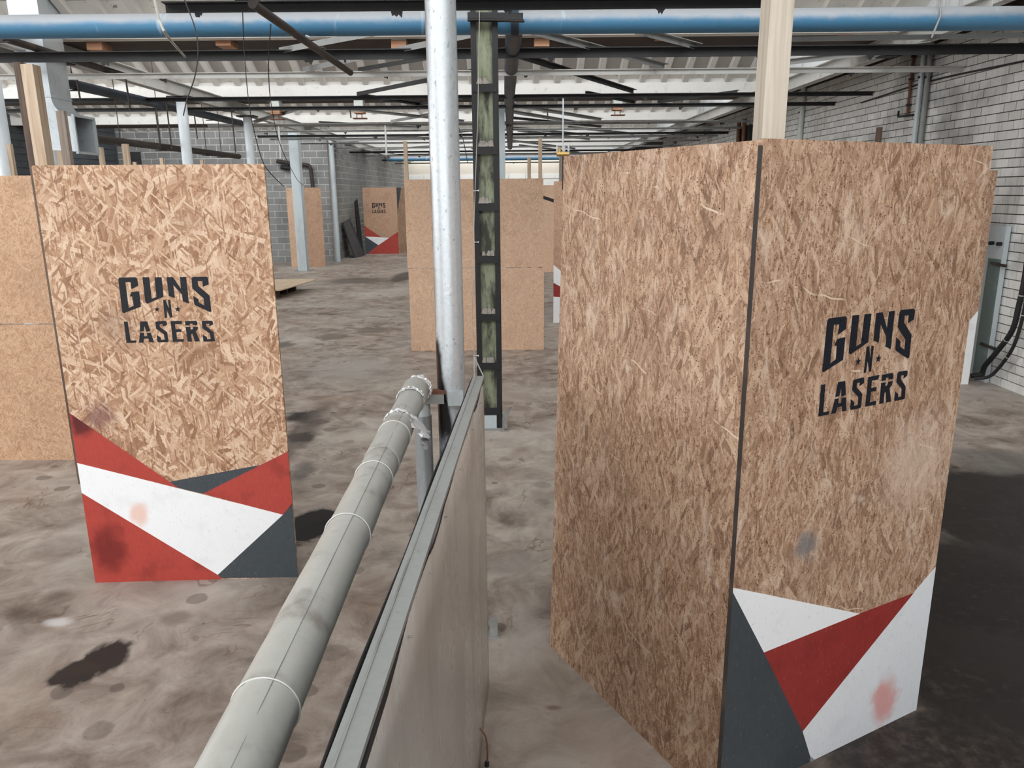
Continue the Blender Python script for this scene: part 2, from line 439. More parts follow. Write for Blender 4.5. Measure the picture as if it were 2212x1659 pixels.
def silver_pole():
    """silver paint over an older blue coat; scorched black low on its left side"""
    t = NT('silver_pole'); o = t.obj(); s = t.sep(o)
    f = t.noise(o, 45, 4, 0.65)
    g = t.noise(t.vec('MULTIPLY', o, (1, 1, 0.4)), 6, 4, 0.6)
    col = t.mix(t.mth('MULTIPLY', t.step(f, 0.4, 0.68), 0.25), srgb(200, 206, 210), srgb(230, 235, 238))
    col = t.mix(t.mth('MULTIPLY', t.step(t.noise(t.vec('MULTIPLY', o, (1, 1, .5)), 60, 2), 0.64, 0.7), 0.5), col, srgb(120, 124, 126))
    low = t.mth('SUBTRACT', 1.0, t.step(t.mth('ADD', s[2], t.mth('MULTIPLY', g, 0.5)), 1.42, 1.56))
    col = t.mix(t.mth('MULTIPLY', low, t.step(g, 0.42, 0.55)), col, srgb(74, 104, 132))
    side = t.mth('ADD', s[0], t.mth('MULTIPLY', t.mth('SUBTRACT', g, 0.5), 0.07))
    tap = t.mth('MULTIPLY', t.mth('SUBTRACT', 1.62, s[2]), 0.11)
    a = t.mth('SUBTRACT', 1.0, t.step(t.mth('SUBTRACT', side, tap), -0.058, -0.034))
    zz = t.mth('ADD', s[2], t.mth('MULTIPLY', t.mth('SUBTRACT', f, 0.5), 0.12))
    b = t.mth('MULTIPLY', t.mth('SUBTRACT', 1.0, t.step(zz, 1.56, 1.64)), t.step(zz, 1.02, 1.16))
    col = t.mix(t.mth('MULTIPLY', a, b), col, srgb(18, 17, 18))
    rs = t.mth('MULTIPLY', t.mth('SUBTRACT', 1.0, t.step(side, -0.064, -0.052)), t.step(g, 0.4, 0.5))
    col = t.mix(t.mth('MULTIPLY', rs, 0.6), col, srgb(120, 84, 66))
    return t.fin(col, 0.36, 0.45, f, 0.3, 0.004)
M['silver_pole'] = silver_pole()

def concrete_floor(stains_and_shade):
    t = NT('floor_concrete'); p = t.pos(); q = t.vec('MULTIPLY', p, (1, 1, 0))
    n1 = t.noise(q, 0.55, 5, 0.6); n2 = t.noise(q, 3.2, 6, 0.68, 0.6); n3 = t.noise(q, 16, 4, 0.7)
    col = t.ramp(n2, [(0.30, srgb(98, 86, 77)), (0.46, srgb(141, 128, 118)), (0.66, srgb(176, 165, 155))])
    col = t.mix(t.mth('MULTIPLY', t.step(n1, 0.42, 0.66), 0.55), col, srgb(186, 180, 171))
    col = t.mix(t.mth('MULTIPLY', t.step(t.noise(t.vec('ADD', q, (9., 3., 0.)), 1.1, 4, 0.6), 0.52, 0.68), 0.35), col, srgb(158, 134, 116))
    col = t.mix(t.mth('MULTIPLY', t.step(n3, 0.58, 0.75), 0.25), col, srgb(92, 76, 66))
    # round drip marks
    v = t.n('ShaderNodeTexVoronoi', {'Scale': 3.4, 'Vector': t.vec('ADD', q, t.vec('SCALE', t.noise(q, 6, 2, col=True), scale=0.06))}, voronoi_dimensions='2D')
    vc = t.n('ShaderNodeSeparateColor', {0: v.outputs['Color']}).outputs
    rr = t.mth('MULTIPLY', t.mth('MULTIPLY', vc[0], vc[0]), 0.30)
    dm = t.mth('MULTIPLY', t.mth('SUBTRACT', 1.0, t.step(v.outputs['Distance'], t.mth('MULTIPLY', rr, 0.75), rr)), t.mth('GREATER_THAN', vc[1], 0.45))
    col = t.mix(t.mth('MULTIPLY', dm, t.mth('ADD', 0.25, t.mth('MULTIPLY', vc[2], 0.4))), col, srgb(88, 76, 70))
    # thin rusty tracks
    tr = t.mth('ABSOLUTE', t.mth('SUBTRACT', t.noise(t.vec('ADD', q, (4., 4., 0.)), 2.2, 3, 0.6, 1.2), 0.5))
    trm = t.mth('MULTIPLY', t.mth('SUBTRACT', 1.0, t.step(tr, 0.003, 0.014)), t.step(t.noise(q, 1.7, 2), 0.52, 0.62))
    col = t.mix(t.mth('MULTIPLY', trm, 0.55), col, srgb(98, 70, 54))
    wob = t.vec('SUBTRACT', t.noise(q, 3.6, 4, 0.65, 0.5, col=True), (0.5, 0.5, 0.5))
    wob = t.vec('MULTIPLY', wob, (1, 1, 0))
    rough = t.mth('ADD', 0.52, t.mth('MULTIPLY', n2, 0.2))
    for (x, y, rx, ry, c, f, soft) in stains_and_shade:
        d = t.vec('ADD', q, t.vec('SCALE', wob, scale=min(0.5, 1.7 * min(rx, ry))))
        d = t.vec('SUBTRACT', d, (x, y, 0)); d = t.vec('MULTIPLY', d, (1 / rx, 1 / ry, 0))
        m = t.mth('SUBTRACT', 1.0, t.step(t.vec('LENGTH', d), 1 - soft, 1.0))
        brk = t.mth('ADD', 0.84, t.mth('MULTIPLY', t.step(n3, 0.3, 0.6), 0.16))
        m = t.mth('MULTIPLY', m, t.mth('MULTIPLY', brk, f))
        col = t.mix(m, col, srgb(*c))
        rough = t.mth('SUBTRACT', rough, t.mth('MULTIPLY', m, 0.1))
    h = t.mth('ADD', t.mth('MULTIPLY', n2, 0.6), t.mth('MULTIPLY', n3, 0.4))
    return t.fin(col, rough, 0, h, 0.18, 0.01, 0.45)

def brick_mat(name, c, c2, soot=0.0, sootcol=(44, 40, 40), rough=0.6):
    t = NT(name); p = t.pos()
    g = t.n('ShaderNodeNewGeometry').outputs['Random Per Island']
    r = t.mth('FRACT', t.mth('ADD', t.n('ShaderNodeObjectInfo').outputs['Random'], g))
    col = t.mix(r, srgb(*c), srgb(*c2))
    f = t.noise(p, 30, 4, 0.65)
    col = t.mix(t.mth('MULTIPLY', t.step(f, 0.5, 0.75), 0.25), col, srgb(*[int(x * 0.7) for x in c2]))
    if soot > 0:        # soot and damp running down the wall
        s1 = t.noise(t.vec('MULTIPLY', p, (1, 0.42, 0.5)), 1.5, 4, 0.55)
        s2 = t.step(s1, 0.50, 0.66)
        s3 = t.step(t.noise(t.vec('MULTIPLY', p, (1, 2.2, 0.16)), 1.4, 3, 0.6), 0.55, 0.72)
        col = t.mix(t.mth('MULTIPLY', t.mth('MAXIMUM', s2, t.mth('MULTIPLY', s3, 0.7)), soot), col, srgb(*sootcol))
    return t.fin(col, rough, 0, f, 0.3, 0.004)
M['brick_white'] = brick_mat('brick_white', (236, 236, 233), (214, 214, 210), 0.5)
M['mortar_dark'] = brick_mat('mortar_dark', (56, 54, 53), (64, 62, 60), 0.5)
M['block_grey'] = brick_mat('block_grey', (124, 125, 124), (146, 147, 145), 0.3, (86, 86, 88))
M['mortar_pale'] = brick_mat('mortar_pale', (206, 206, 202), (214, 214, 210), 0.25, (130, 130, 130))

def plaster(name, c, spots=0.3, scol=(92, 76, 62), ns=8.0, drip=0.0):
    t = NT(name); p = t.pos()
    a = t.noise(p, ns, 6, 0.7); b = t.noise(p, 1.2, 4, 0.6)
    col = t.mix(t.mth('MULTIPLY', t.step(b, 0.45, 0.7), 0.25), srgb(*c), srgb(*[int(x * 0.8) for x in c]))
    col = t.mix(t.mth('MULTIPLY', t.step(a, 0.58, 0.68), spots), col, srgb(*scol))
    if drip:
        dr = t.step(t.noise(t.vec('MULTIPLY', p, (1, 3.0, 0.2)), 1.6, 3, 0.6), 0.56, 0.7)
        col = t.mix(t.mth('MULTIPLY', dr, drip), col, srgb(140, 112, 90))
    return t.fin(col, 0.75, 0, a, 0.3, 0.006)
M['white_concrete'] = plaster('white_concrete', (228, 227, 222), 0.25)
M['white_mottled'] = plaster('white_mottled', (224, 222, 216), 0.75, (88, 72, 60), 12.0)
M['slope_grey'] = plaster('slope_grey', (170, 166, 160), 0.2)
M['rib_grey'] = plaster('rib_grey', (214, 211, 205), 0.25)
M['soffit_brown'] = plaster('soffit_brown', (62, 52, 46), 0.6, (36, 28, 24), 4.0)  # dark brown paints the shade on the valley undersides
M['gable_white'] = plaster('gable_white', (226, 230, 232), 0.1, drip=0.5)
M['back_cream'] = plaster('back_cream', (206, 198, 184), 0.2)
M['left_plain'] = plaster('left_plain', (150, 150, 148), 0.2)
def glass_frost():
    t = NT('frosted_glazing')
    t.put(t.p.inputs['Base Color'], (0.85, 0.88, 0.9, 1)); t.put(t.p.inputs['Roughness'], 0.4)
    t.put(t.p.inputs['Transmission Weight'], 0.7)
    return t.m
M['glazing'] = glass_frost()
# ------------------------------------------------------------------ the building
WX = 5.75                        # face of the white brick wall on the right
ZS, ZF = 4.05, 4.31              # soffit of the roof valleys, foot of the roof slopes
RIDGE = 6.46
Y0, Y1 = -7.0, 46.0
def st(px, py, dx, dy, c, f, soft=0.6):
    a = atz(px, py); b = atz(px + dx, py); u = atz(px, py - dy); d = atz(px, py + dy)
    return (a.x, (u.y + d.y) / 2, abs(b.x - a.x), abs(u.y - d.y) / 2, c, f, soft)
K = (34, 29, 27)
stains_and_shade = [
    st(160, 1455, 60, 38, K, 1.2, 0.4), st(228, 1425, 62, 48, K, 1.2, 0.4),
    st(40, 1330, 75, 28, (70, 60, 54), 0.7, 0.8), st(110, 1290, 40, 20, (86, 74, 66), 0.6, 0.8),
    st(125, 1344, 42, 12, (214, 214, 214), 0.8, 0.7), st(375, 1335, 50, 22, (96, 82, 74), 0.55, 0.7),
    st(650, 900, 50, 16, (22, 19, 18), 0.95, 0.6), st(650, 945, 48, 16, (22, 19, 18), 0.95, 0.6),  # dark stain and left barrier's shade painted together, next line too
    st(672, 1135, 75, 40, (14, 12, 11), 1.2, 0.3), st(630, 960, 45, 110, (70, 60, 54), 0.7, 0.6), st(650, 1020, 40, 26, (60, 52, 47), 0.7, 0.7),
    st(770, 607, 95, 9, (86, 74, 66), 0.8, 0.6), st(868, 600, 30, 16, (60, 52, 46), 0.85, 0.5),
    st(610, 745, 30, 10, (78, 70, 64), 0.8, 0.5), st(715, 728, 36, 9, (108, 98, 90), 0.8, 0.3),
    st(805, 714, 46, 8, (108, 98, 90), 0.8, 0.3),
    (1.95, 2.72, .95, .42, (34, 26, 22), 1.0, 0.35), (2.75, 3.9, .85, 1.0, (24, 19, 17), 1.1, 0.3), (3.7, 5.1, 1.1, 1.15, (24, 19, 17), 1.1, 0.35), (2.35, 3.2, .75, .55, (28, 22, 19), 1.05, 0.35),  # wet stain and the shadow behind the right barrier, painted as one
    st(2170, 1000, 130, 42, (92, 90, 86), 0.7, 0.5),
    st(1095, 1128, 26, 14, (86, 70, 60), 0.6, 0.7), st(1110, 1220, 60, 30, (150, 146, 140), 0.5, 0.8),
    st(760, 800, 150, 40, (160, 158, 152), 0.5, 0.8), st(1140, 1380, 60, 120, (172, 166, 158), 0.6, 0.8),
    st(1195, 1528, 24, 8, (92, 72, 58), 0.6, 0.7), st(60, 1640, 90, 20, (96, 84, 74), 0.5, 0.8),
]
tag(MB().box((-13, Y0, -0.2), (WX + .2, Y1, 0)).build('floor', concrete_floor(stains_and_shade)), kind='structure')

# walls: body in mortar colour, with the bricks as pieces standing proud of the joints
wr = struct_root('wall_right', (WX, 0, 0))
MB().box((WX + 0.006, Y0, 0), (WX + 0.25, Y1, 4.3)).build('mortar_bed', M['mortar_dark'], wr)
cands = []; rest = MB()
CH, CL, J = 0.104, 0.222, 0.011
def covered(x, y):
    return x < 2150 - (y - 330) * 0.13 and y > 302 + max(0, x - 1642) * 0.06 and x > 1210
for r in range(40):
    for c in range(-10, 190):
        y = 6.1 + c * CL + (r % 2) * CL / 2 + RND.uniform(-.004, .004); z = r * CH
        if y < 4 or y > 44: continue
        px, py = project((WX, y + CL / 2, z + CH / 2))
        a = (CL * CH) / (y * y * y)
        vis = -20 < px < 2232 and -20 < py < 1680 and not covered(px, py)
        cands.append((a if vis else -1 / (1 + y), y, z))
cands.sort(key=lambda q: -q[0])
bm_b = MB().box((-0.012, 0, 0), (0.014, CL - J, CH - J)).mesh('brick'); bm_b.materials.append(M['brick_white'])
for k, (a, y, z) in enumerate(cands):
    px = RND.uniform(-.003, .003)
    if k < 300 and a > 0:
        o = bpy.data.objects.new('brick', bm_b); COL.objects.link(o); o.parent = wr; o.location = (px, y, z)
    elif y < 30 or a > 0:
        rest.box((WX - 0.012 + px, y, z), (WX + 0.014, y + CL - J, z + CH - J))
tag(rest.build('brickwork', M['brick_white'], wr), kind='stuff')

def block_wall(name, org, axis, length, height, bl, bh, j, mat, mmat, thick, nmax):
    """axis 'x': wall faces -y;  axis 'y': wall faces +x"""
    root = struct_root(name, org); root_v = Vector(org)
    if axis == 'x':
        MB().box((org[0], org[1] + .006, 0), (org[0] + length, org[1] + thick, height)).build('mortar_bed', mmat, root)
        me = MB().box((0, -.010, 0), (bl - j, .012, bh - j)).mesh('block')
    else:
        MB().box((org[0] - thick, org[1], 0), (org[0] - .006, org[1] + length, height)).build('mortar_bed', mmat, root)
        me = MB().box((-.012, 0, 0), (.010, bl - j, bh - j)).mesh('block')
    me.materials.append(mat)
    items = []
    for r in range(int(height / bh)):
        u = -(r % 2) * bl / 2
        while u < length:
            lo = max(u, 0.0); hi = min(u + bl - j, length)
            if hi - lo > 0.08:
                p = root_v + (Vector((lo, 0, r * bh)) if axis == 'x' else Vector((0, lo, r * bh)))
                px, py = project(p)
                vis = 60 < px < 880 and 290 < py < 620 and not (px < 560 and py > 360)
                items.append((vis, hi - lo > bl - j - .01, p, lo, hi, r))
            u += bl
    rm = MB(); n = 0
    for vis, full, p, lo, hi, r in items:
        if vis and full and n < nmax:
            o = bpy.data.objects.new('block', me); COL.objects.link(o); o.parent = root; o.location = p - root_v; n += 1
        else:
            if axis == 'x': rm.box((org[0] + lo, org[1] - .010, r * bh), (org[0] + hi, org[1] + .012, r * bh + bh - j))
            else: rm.box((org[0] - .012, org[1] + lo, r * bh), (org[0] + .010, org[1] + hi, r * bh + bh - j))
    tag(rm.build('blockwork', mat, root), kind='stuff')
    return root
LWX, LWY = -6.05, 26.6
block_wall('wall_back_left', (-13.0, LWY, 0), 'x', 13.0 + LWX, 4.6, 0.44, 0.215, 0.03, M['block_grey'], M['mortar_pale'], 0.25, 260)
block_wall('wall_inner', (LWX, LWY + .25, 0), 'y', Y1 - LWY - .3, 4.6, 0.44, 0.215, 0.03, M['block_grey'], M['mortar_pale'], 0.25, 200)
wb = struct_root('wall_back', (0, Y1, 0))
MB().box((LWX, Y1, 0), (WX + .25, Y1 + .25, 4.6)).build('plaster', M['back_cream'], wb)
for k in range(12):              # white painted boarding along the far wall
    MB().box((LWX + .1 + k * .98, Y1 - .03, 1.9), (LWX + .1 + k * .98 + .95, Y1, 2.95)).build('panel', M['white_concrete'], wb)
    MB().box((LWX + .1 + k * .98, Y1 - .03, 3.0), (LWX + .1 + k * .98 + .95, Y1, 3.25)).build('panel', M['white_concrete'], wb)
tag(MB().box((-13.25, Y0, 0), (-13.0, LWY + .25, 6.6)).build('wall_left', M['left_plain']), kind='structure')
tag(MB().box((-13.25, Y0 - .25, 0), (WX + .25, Y0, 6.6)).build('wall_rear', M['left_plain']), kind='structure')

for k in range(6):              # unseen windows added to go with the rear fill light
    wn = struct_root('window_%d' % (40 + k), (-8.0 + k * 2.0, Y0, .9)); x = -8.0 + k * 2.0
    MB().box((x + .05, Y0 + .01, .95), (x + 1.9, Y0 + .03, 3.45)).build('pane', M['glazing'], wn)
    MB().box((x, Y0, .9), (x + .05, Y0 + .07, 3.5)).box((x + 1.9, Y0, .9), (x + 1.95, Y0 + .07, 3.5)).box((x, Y0, .9), (x + 1.95, Y0 + .07, .95)).box((x, Y0, 3.45), (x + 1.95, Y0 + .07, 3.5)).build('frame', M['white_box'], wn)
for k in range(10):             # window band in the left wall
    wn = struct_root('window_%d' % (20 + k), (-13.0, -4.5 + k * 2.08, 1.4)); y = -4.5 + k * 2.08
    MB().box((-12.99, y + .05, 1.45), (-12.97, y + 1.98, 3.75)).build('pane', M['glazing'], wn)
    MB().box((-13.0, y, 1.4), (-12.93, y + .05, 3.8)).box((-13.0, y + 1.98, 1.4), (-12.93, y + 2.03, 3.8)).box((-13.0, y, 1.4), (-12.93, y + 2.03, 1.45)).box((-13.0, y, 3.75), (-12.93, y + 2.03, 3.8)).box((-13.0, y + 1.0, 1.45), (-12.94, y + 1.03, 3.75)).build('frame', M['white_box'], wn)
lw = struct_root('trim_1', (-13.0, 17.0, 0))            # dark boarding on the left wall beyond the windows
for k in range(21):
    MB().box((-12.995, 16.6, .9 + k * .175), (-12.96, 26.5, .9 + k * .175 + .16)).build('plank', M['boarding'], lw)
# saw-tooth roof: every tooth is a ribbed slope falling away to a valley beam, with a north light behind the next
rib_me = None
for n in range(-2, 7):
    yf = VF + PER * n; yp = VR + PER * (n - 1)          # valley front of this tooth, rear of the one before
    yr = yp + 0.4
    xr = RX1 if True else 0
    root = struct_root('ceiling', (0, yf, ZS))
    t = 0.14
    sl = MB()
    sl.add([(RX0, yf, ZF), (xr, yf, ZF), (xr, yr, RIDGE), (RX0, yr, RIDGE),
            (RX0, yf, ZF + t), (xr, yf, ZF + t), (xr, yr, RIDGE + t), (RX0, yr, RIDGE + t)],
           [(0,1,2,3), (7,6,5,4), (0,4,5,1), (1,5,6,2), (2,6,7,3), (3,7,4,0)])
    sl.build('roof_slope', M['slope_grey'], root)
    # bottom strip of the slope, mottled; its paleness paints the light there
    dy, dz = (yr - yf), (RIDGE - ZF); L = math.hypot(dy, dz); ey, ez = dy / L, dz / L
    ny, nz = ez, -ey                                     # inward (down) normal
    if nz > 0: ny, nz = -ny, -nz
    q = lambda s, h: (yf + ey * s + ny * h, ZF + ez * s + nz * h)
    a, b = q(0.0, .006), q(0.24, .006)
    MB().add([(RX0, *a), (xr, *a), (xr, *b), (RX0, *b)], [(0,1,2,3)]).build('lit_strip', M['white_mottled'], root)
    # ribs
    rb = MB()
    c0, c1, c2, c3 = q(0, 0), q(L, 0), q(L, .07), q(0, .07)
    hw = .05
    rb.add([(-hw - .02, *c0), (hw + .02, *c0), (hw, *c3), (-hw, *c3), (-hw - .02, *c1), (hw + .02, *c1), (hw, *c2), (-hw, *c2)],
           [(0,1,2,3), (7,6,5,4), (3,2,6,7), (0,3,7,4), (1,5,6,2), (0,4,5,1)])
    me = rb.mesh('rib', (0, yf, ZS)); me.materials.append(M['rib_grey'])
    if n <= 3:
        x = RX0 + .3
        while x < xr:
            px, py = project((x, yf, ZF))
            if n < 0 or -80 < px < 2300:
                o = bpy.data.objects.new('rib', me); COL.objects.link(o); o.parent = root; o.location = (x, 0, 0)
            x += 0.40 if n >= 0 else 0.8
    MB().box((RX0, yf, ZS), (WX if False else xr, yf + .16, ZF + .1)).build('valley_beam', M['white_concrete'], root)
    MB().box((RX0, yf + .16, ZS), (xr, yf + VR - VF, ZS + .12)).build('valley_soffit', M['soffit_brown'], root)
    # gable infill on the right end of the tooth
    g = MB(); pts = [(yp, ZS + .0), (yf, ZS), (yf, ZF), (yr, RIDGE), (yp, ZS + .2)]
    vs = [(xr, *p) for p in pts] + [(xr + .12, *p) for p in pts]; m = len(pts)
    g.add(vs, [tuple(range(m)), tuple(reversed(range(m, 2 * m)))] + [(i, i + m, (i + 1) % m + m, (i + 1) % m) for i in range(m)])
    g.build('gable', M['gable_white'], root)
    # north light behind the valley
    wn = struct_root('window_%d' % (n + 3), (0, yp, ZS))
    ya, za, yb, zb = yp - .02, ZS + .22, yr - .04, RIDGE - .05
    k = 0; x = RX0
    while x < xr - .1:
        x2 = min(x + 1.05, xr)
        MB().add([(x, ya, za), (x2, ya, za), (x2, yb, zb), (x, yb, zb)], [(0,1,2,3)]).build('pane', M['glazing'], wn)
        MB().bar((x, ya, za), (x, yb, zb), .05, .06, Vector((0,1,0))).build('glazing_bar', M['white_box'], wn)
        x = x2
# side aisle roof along the brick wall
tag(MB().box((RX1 + .12, Y0, 4.3), (WX + .25, Y1, 4.42)).build('ceiling', M['soffit_brown']), kind='structure')
# ------------------------------------------------------------------ strand board barriers
LOGO = {  # stencil outlines traced on the left barrier, pixel grid of a close view
 'G': [(385,300),(400,274),(640,268),(668,290),(682,395),(580,447),(570,342),(490,342),(540,728),(615,692),(590,555),(556,555),(578,490),(695,478),(722,708),(465,805),(445,790)],
 'U': [(745,268),(845,268),(883,590),(955,562),(925,268),(1030,268),(1060,560),(820,662),(790,645)],
 'N': [(1105,268),(1200,265),(1320,440),(1305,265),(1395,262),(1440,662),(1350,630),(1335,525),(1205,385),(1228,580),(1140,548)],
 'S': [(1478,280),(1500,262),(1705,260),(1728,285),(1735,375),(1648,410),(1640,325),(1570,325),(1578,395),(1745,540),(1775,775),(1755,790),(1540,690),(1520,670),(1500,545),(1580,595),(1590,650),(1672,690),(1660,585),(1490,435)],
 'n': [(1052,605),(1090,605),(1140,740),(1128,605),(1160,605),(1190,870),(1160,870),(1105,745),(1112,875),(1080,875)],
 'L': [(468,932),(525,930),(568,1215),(655,1212),(652,1245),(508,1248)],
 'A1': [(712,930),(815,928),(862,1075),(800,1078),(775,990),(765,1075),(708,1078)],
 'A2': [(708,1098),(768,1098),(770,1150),(815,1150),(812,1098),(870,1098),(918,1240),(850,1240),(835,1185),(770,1185),(758,1245),(693,1245)],
 'S2': [(938,945),(950,930),(1090,920),(1108,945),(1112,980),(1050,1005),(1045,965),(1000,968),(1005,1010),(1115,1090),(1135,1225),(1120,1238),(985,1240),(968,1225),(958,1130),(1015,1165),(1022,1205),(1078,1200),(1065,1120),(948,1035)],
 'E': [(1165,925),(1335,920),(1330,965),(1232,968),(1240,1045),(1330,1045),(1325,1085),(1250,1085),(1262,1195),(1360,1190),(1362,1230),(1200,1232)],
 'R1': [(1380,925),(1540,918),(1562,935),(1568,985),(1500,985),(1495,962),(1450,962),(1455,988),(1388,990)],
 'R2': [(1390,1008),(1458,1008),(1463,1050),(1495,1045),(1503,1008),(1572,1008),(1570,1050),(1540,1075),(1605,1225),(1530,1228),(1490,1110),(1470,1120),(1485,1228),(1420,1230)],
 'S3': [(1630,935),(1645,918),(1780,918),(1795,935),(1798,975),(1745,1000),(1740,962),(1695,962),(1700,1000),(1805,1090),(1828,1215),(1812,1225),(1672,1228),(1655,1215),(1645,1125),(1705,1160),(1712,1195),(1765,1190),(1752,1110),(1642,1030)],
}
def star(cx, cy, r):
    return [(cx + (r if i % 2 == 0 else r * .42) * math.sin(i * math.pi / 5), cy - (r if i % 2 == 0 else r * .42) * math.cos(i * math.pi / 5)) for i in range(10)]
LOGO['s1'] = star(962, 748, 42); LOGO['s2'] = star(1272, 745, 45)

class Board:
    """upright board between two floor points; local x along it, z up, front face at y = 0"""
    def __init__(s, root, p0, p1, z0, z1, mat, name='board', t=.018, lean=0.0):
        s.p0 = Vector((p0[0], p0[1], 0)); s.d = (Vector((p1[0], p1[1], 0)) - s.p0); s.w = s.d.length; s.d.normalize()
        s.nrm = Vector((-s.d.y, s.d.x, 0))
        b = MB(); c = .006        # slightly worn corners
        b.prism([(c, z0), (s.w - c, z0), (s.w, z0 + c), (s.w, z1 - c), (s.w - c, z1), (lean + c, z1), (lean, z1 - c), (0, z0 + c)], 0, t)
        me = b.mesh(name); me.materials.append(mat)
        s.o = bpy.data.objects.new(name, me); COL.objects.link(s.o)
        s.o.parent = root; s.o.location = s.p0 - wloc(root)
        s.o.rotation_euler = (0, 0, math.atan2(s.d.y, s.d.x))
        s.z0, s.z1 = z0, z1
    def on(s, px, py):
        v = ray(px, py); t = (s.p0 - EYE).dot(s.nrm) / v.dot(s.nrm); p = EYE + v * t
        return ((p - s.p0).dot(s.d), p.z)
    def clip(s, pts):
        return [(min(max(x, 0.0), s.w), min(max(z, s.z0), s.z1)) for x, z in pts]
    def patch(s, pts, mat, name='paint_patch', h=.0012):
        o = MB().prism(s.clip(pts), -h, .0).build(name, mat, s.o, local=True)
        return o
    def pix(s, pts, mat, k=1.0, ox=0, oy=0, name='paint_patch'):
        return s.patch([s.on(ox + x / k, oy + y / k) for x, y in pts], mat, name)
    def letters(s, polys, h=.0016):
        b = MB()
        for p in polys: b.prism(p, -h, -.0004)
        o = b.build('lettering', M['letter'], s.o, local=True)
        return o
def post(root, x, y, z1, a=.07, b=.045, mat='wood_pale', rot=0.0, z0=0.0, name='timber_post'):
    m = MB().box((-a / 2, -b / 2, z0), (a / 2, b / 2, z1))
    me = m.mesh(name); me.materials.append(M[mat])
    o = bpy.data.objects.new(name, me); COL.objects.link(o)
    if root is not None: o.parent = root; o.location = Vector((x, y, 0)) - wloc(root)
    else: o.location = (x, y, 0)
    o.rotation_euler = (0, 0, rot)
    return o

# --- left barrier
LB = empty('osb_barrier', (-1.93, 4.26, 0), 'bright strand board barrier at the left with red, white and grey paint', 'barrier')
bl = Board(LB, (-2.527, 4.222), (-1.313, 4.266), 0.0, 2.425, M['osb_bright'])
def osb_bright_marked(*sm):
    return make_osb('osb_bright_marked', srgb(134, 93, 67), srgb(190, 150, 119), srgb(230, 203, 176), 1.0, 1.0, 0.0, 0.6, 0.22, share_k=0.8, op=0.85, smudges=sm)
bl.o.data.materials[0] = osb_bright_marked((*bl.on(215, 900), .13, (120, 78, 76), .75), (*bl.on(250, 700), .16, (140, 112, 92), .45))
R_TOP = paint('paint_red_smoked', (172, 66, 56), 0.55, 0.25, 0.35, (196, 120, 108), stain=(*bl.on(178, 905), .13, (62, 20, 24), 0.85))
R_LOW = paint('paint_red_scuffed', (172, 66, 56), 0.55, 0.25, 0.35, (196, 120, 108), stain=(*bl.on(235, 1185), .20, (96, 24, 24), 0.7))
W_PNK = paint('paint_white_blushed', (244, 246, 248), 0.5, 0.28, 0.08, (120, 124, 128), stain=(*bl.on(300, 1110), .10, (238, 196, 180), 0.8))
k = 3.16; lp = lambda pts, m: bl.pix(pts, m, k, 0, 800)
lp([(470,291),(1220,803),(500,632)], R_TOP)
lp([(1160,760),(1780,645),(1385,842),(1220,803)], M['paint_grey'])
lp([(1780,645),(2000,553),(2020,918),(1932,985),(1385,842)], M['paint_red'])
lp([(500,632),(1932,985),(1487,1395),(540,836)], W_PNK)
lp([(2030,907),(2060,1440),(1515,1418),(1487,1395),(1932,985)], M['paint_grey'])
lp([(540,836),(1487,1395),(1515,1418),(1515,1470),(600,1470)], R_LOW)
logo_l = {g: [bl.on(200 + x / 6.9125, 560 + y / 6.9125) for x, y in p] for g, p in LOGO.items()}
bl.letters(logo_l.values())
cx = sum(p[0] for q in logo_l.values() for p in q) / sum(len(q) for q in logo_l.values())
cz = sum(p[1] for q in logo_l.values() for p in q) / sum(len(q) for q in logo_l.values())
logo0 = [[(x - cx, z - cz) for x, z in q] for q in logo_l.values()]     # shared stencil
post(LB, -2.493, 4.29, 2.93, .062, .075, 'wood_pale', .03)
post(LB, -1.40, 4.31, 2.38, .045, .07, 'wood_pale', .03)
MB().bar((-2.5, 4.29, 1.22), (-1.35, 4.33, 1.22), .045, .07).build('cross_rail', M['wood_pale'], LB)

# --- right barrier: two boards set in a V
P_L, P_C, P_R = (0.184, 3.513), (0.752, 2.434), (1.800, 2.988)
RB = empty('osb_barrier', (0.75, 2.7, 0), 'large worn strand board corner barrier on the right, two lettered and painted leaves', 'barrier')
b1 = Board(RB, P_L, P_C, 0.0, 2.415, M['osb_worn'], lean=.10)
b2 = Board(RB, (0.768, 2.440), P_R, 0.0, 2.42, M['osb_worn'])
b2.o.data.materials[0] = make_osb('osb_worn_marked', srgb(100, 69, 50), srgb(172, 137, 111), srgb(212, 184, 158), 0.85, 0.9, 0.8, 1.0, 0.22, vert=True, share_k=0.42, op=0.7,
    smudges=((*b2.on(1742, 1180), .085, (120, 120, 122), .8), (*b2.on(1980, 1000), .3, (222, 202, 184), .45)))
k = 3.107; rp = lambda pts, m: b2.pix(pts, m, k, 1500, 1200)
rp([(225,226),(1108,390),(465,650),(225,255)], M['paint_white'])
rp([(465,650),(1108,390),(1470,252),(725,1180)], M['paint_red_dark'])
PW = paint('paint_white_stained', (232, 236, 240), 0.5, 0.28, 0.08, (120, 124, 128), stain=(*b2.on(1908, 1515), .16, (226, 150, 142), 0.8))
rp([(1650,66),(1560,1000),(775,1390),(775,1345),(725,1180),(1470,252)], PW)
rp([(225,255),(465,650),(725,1180),(775,1345),(800,1420),(100,1800)], M['paint_grey'])
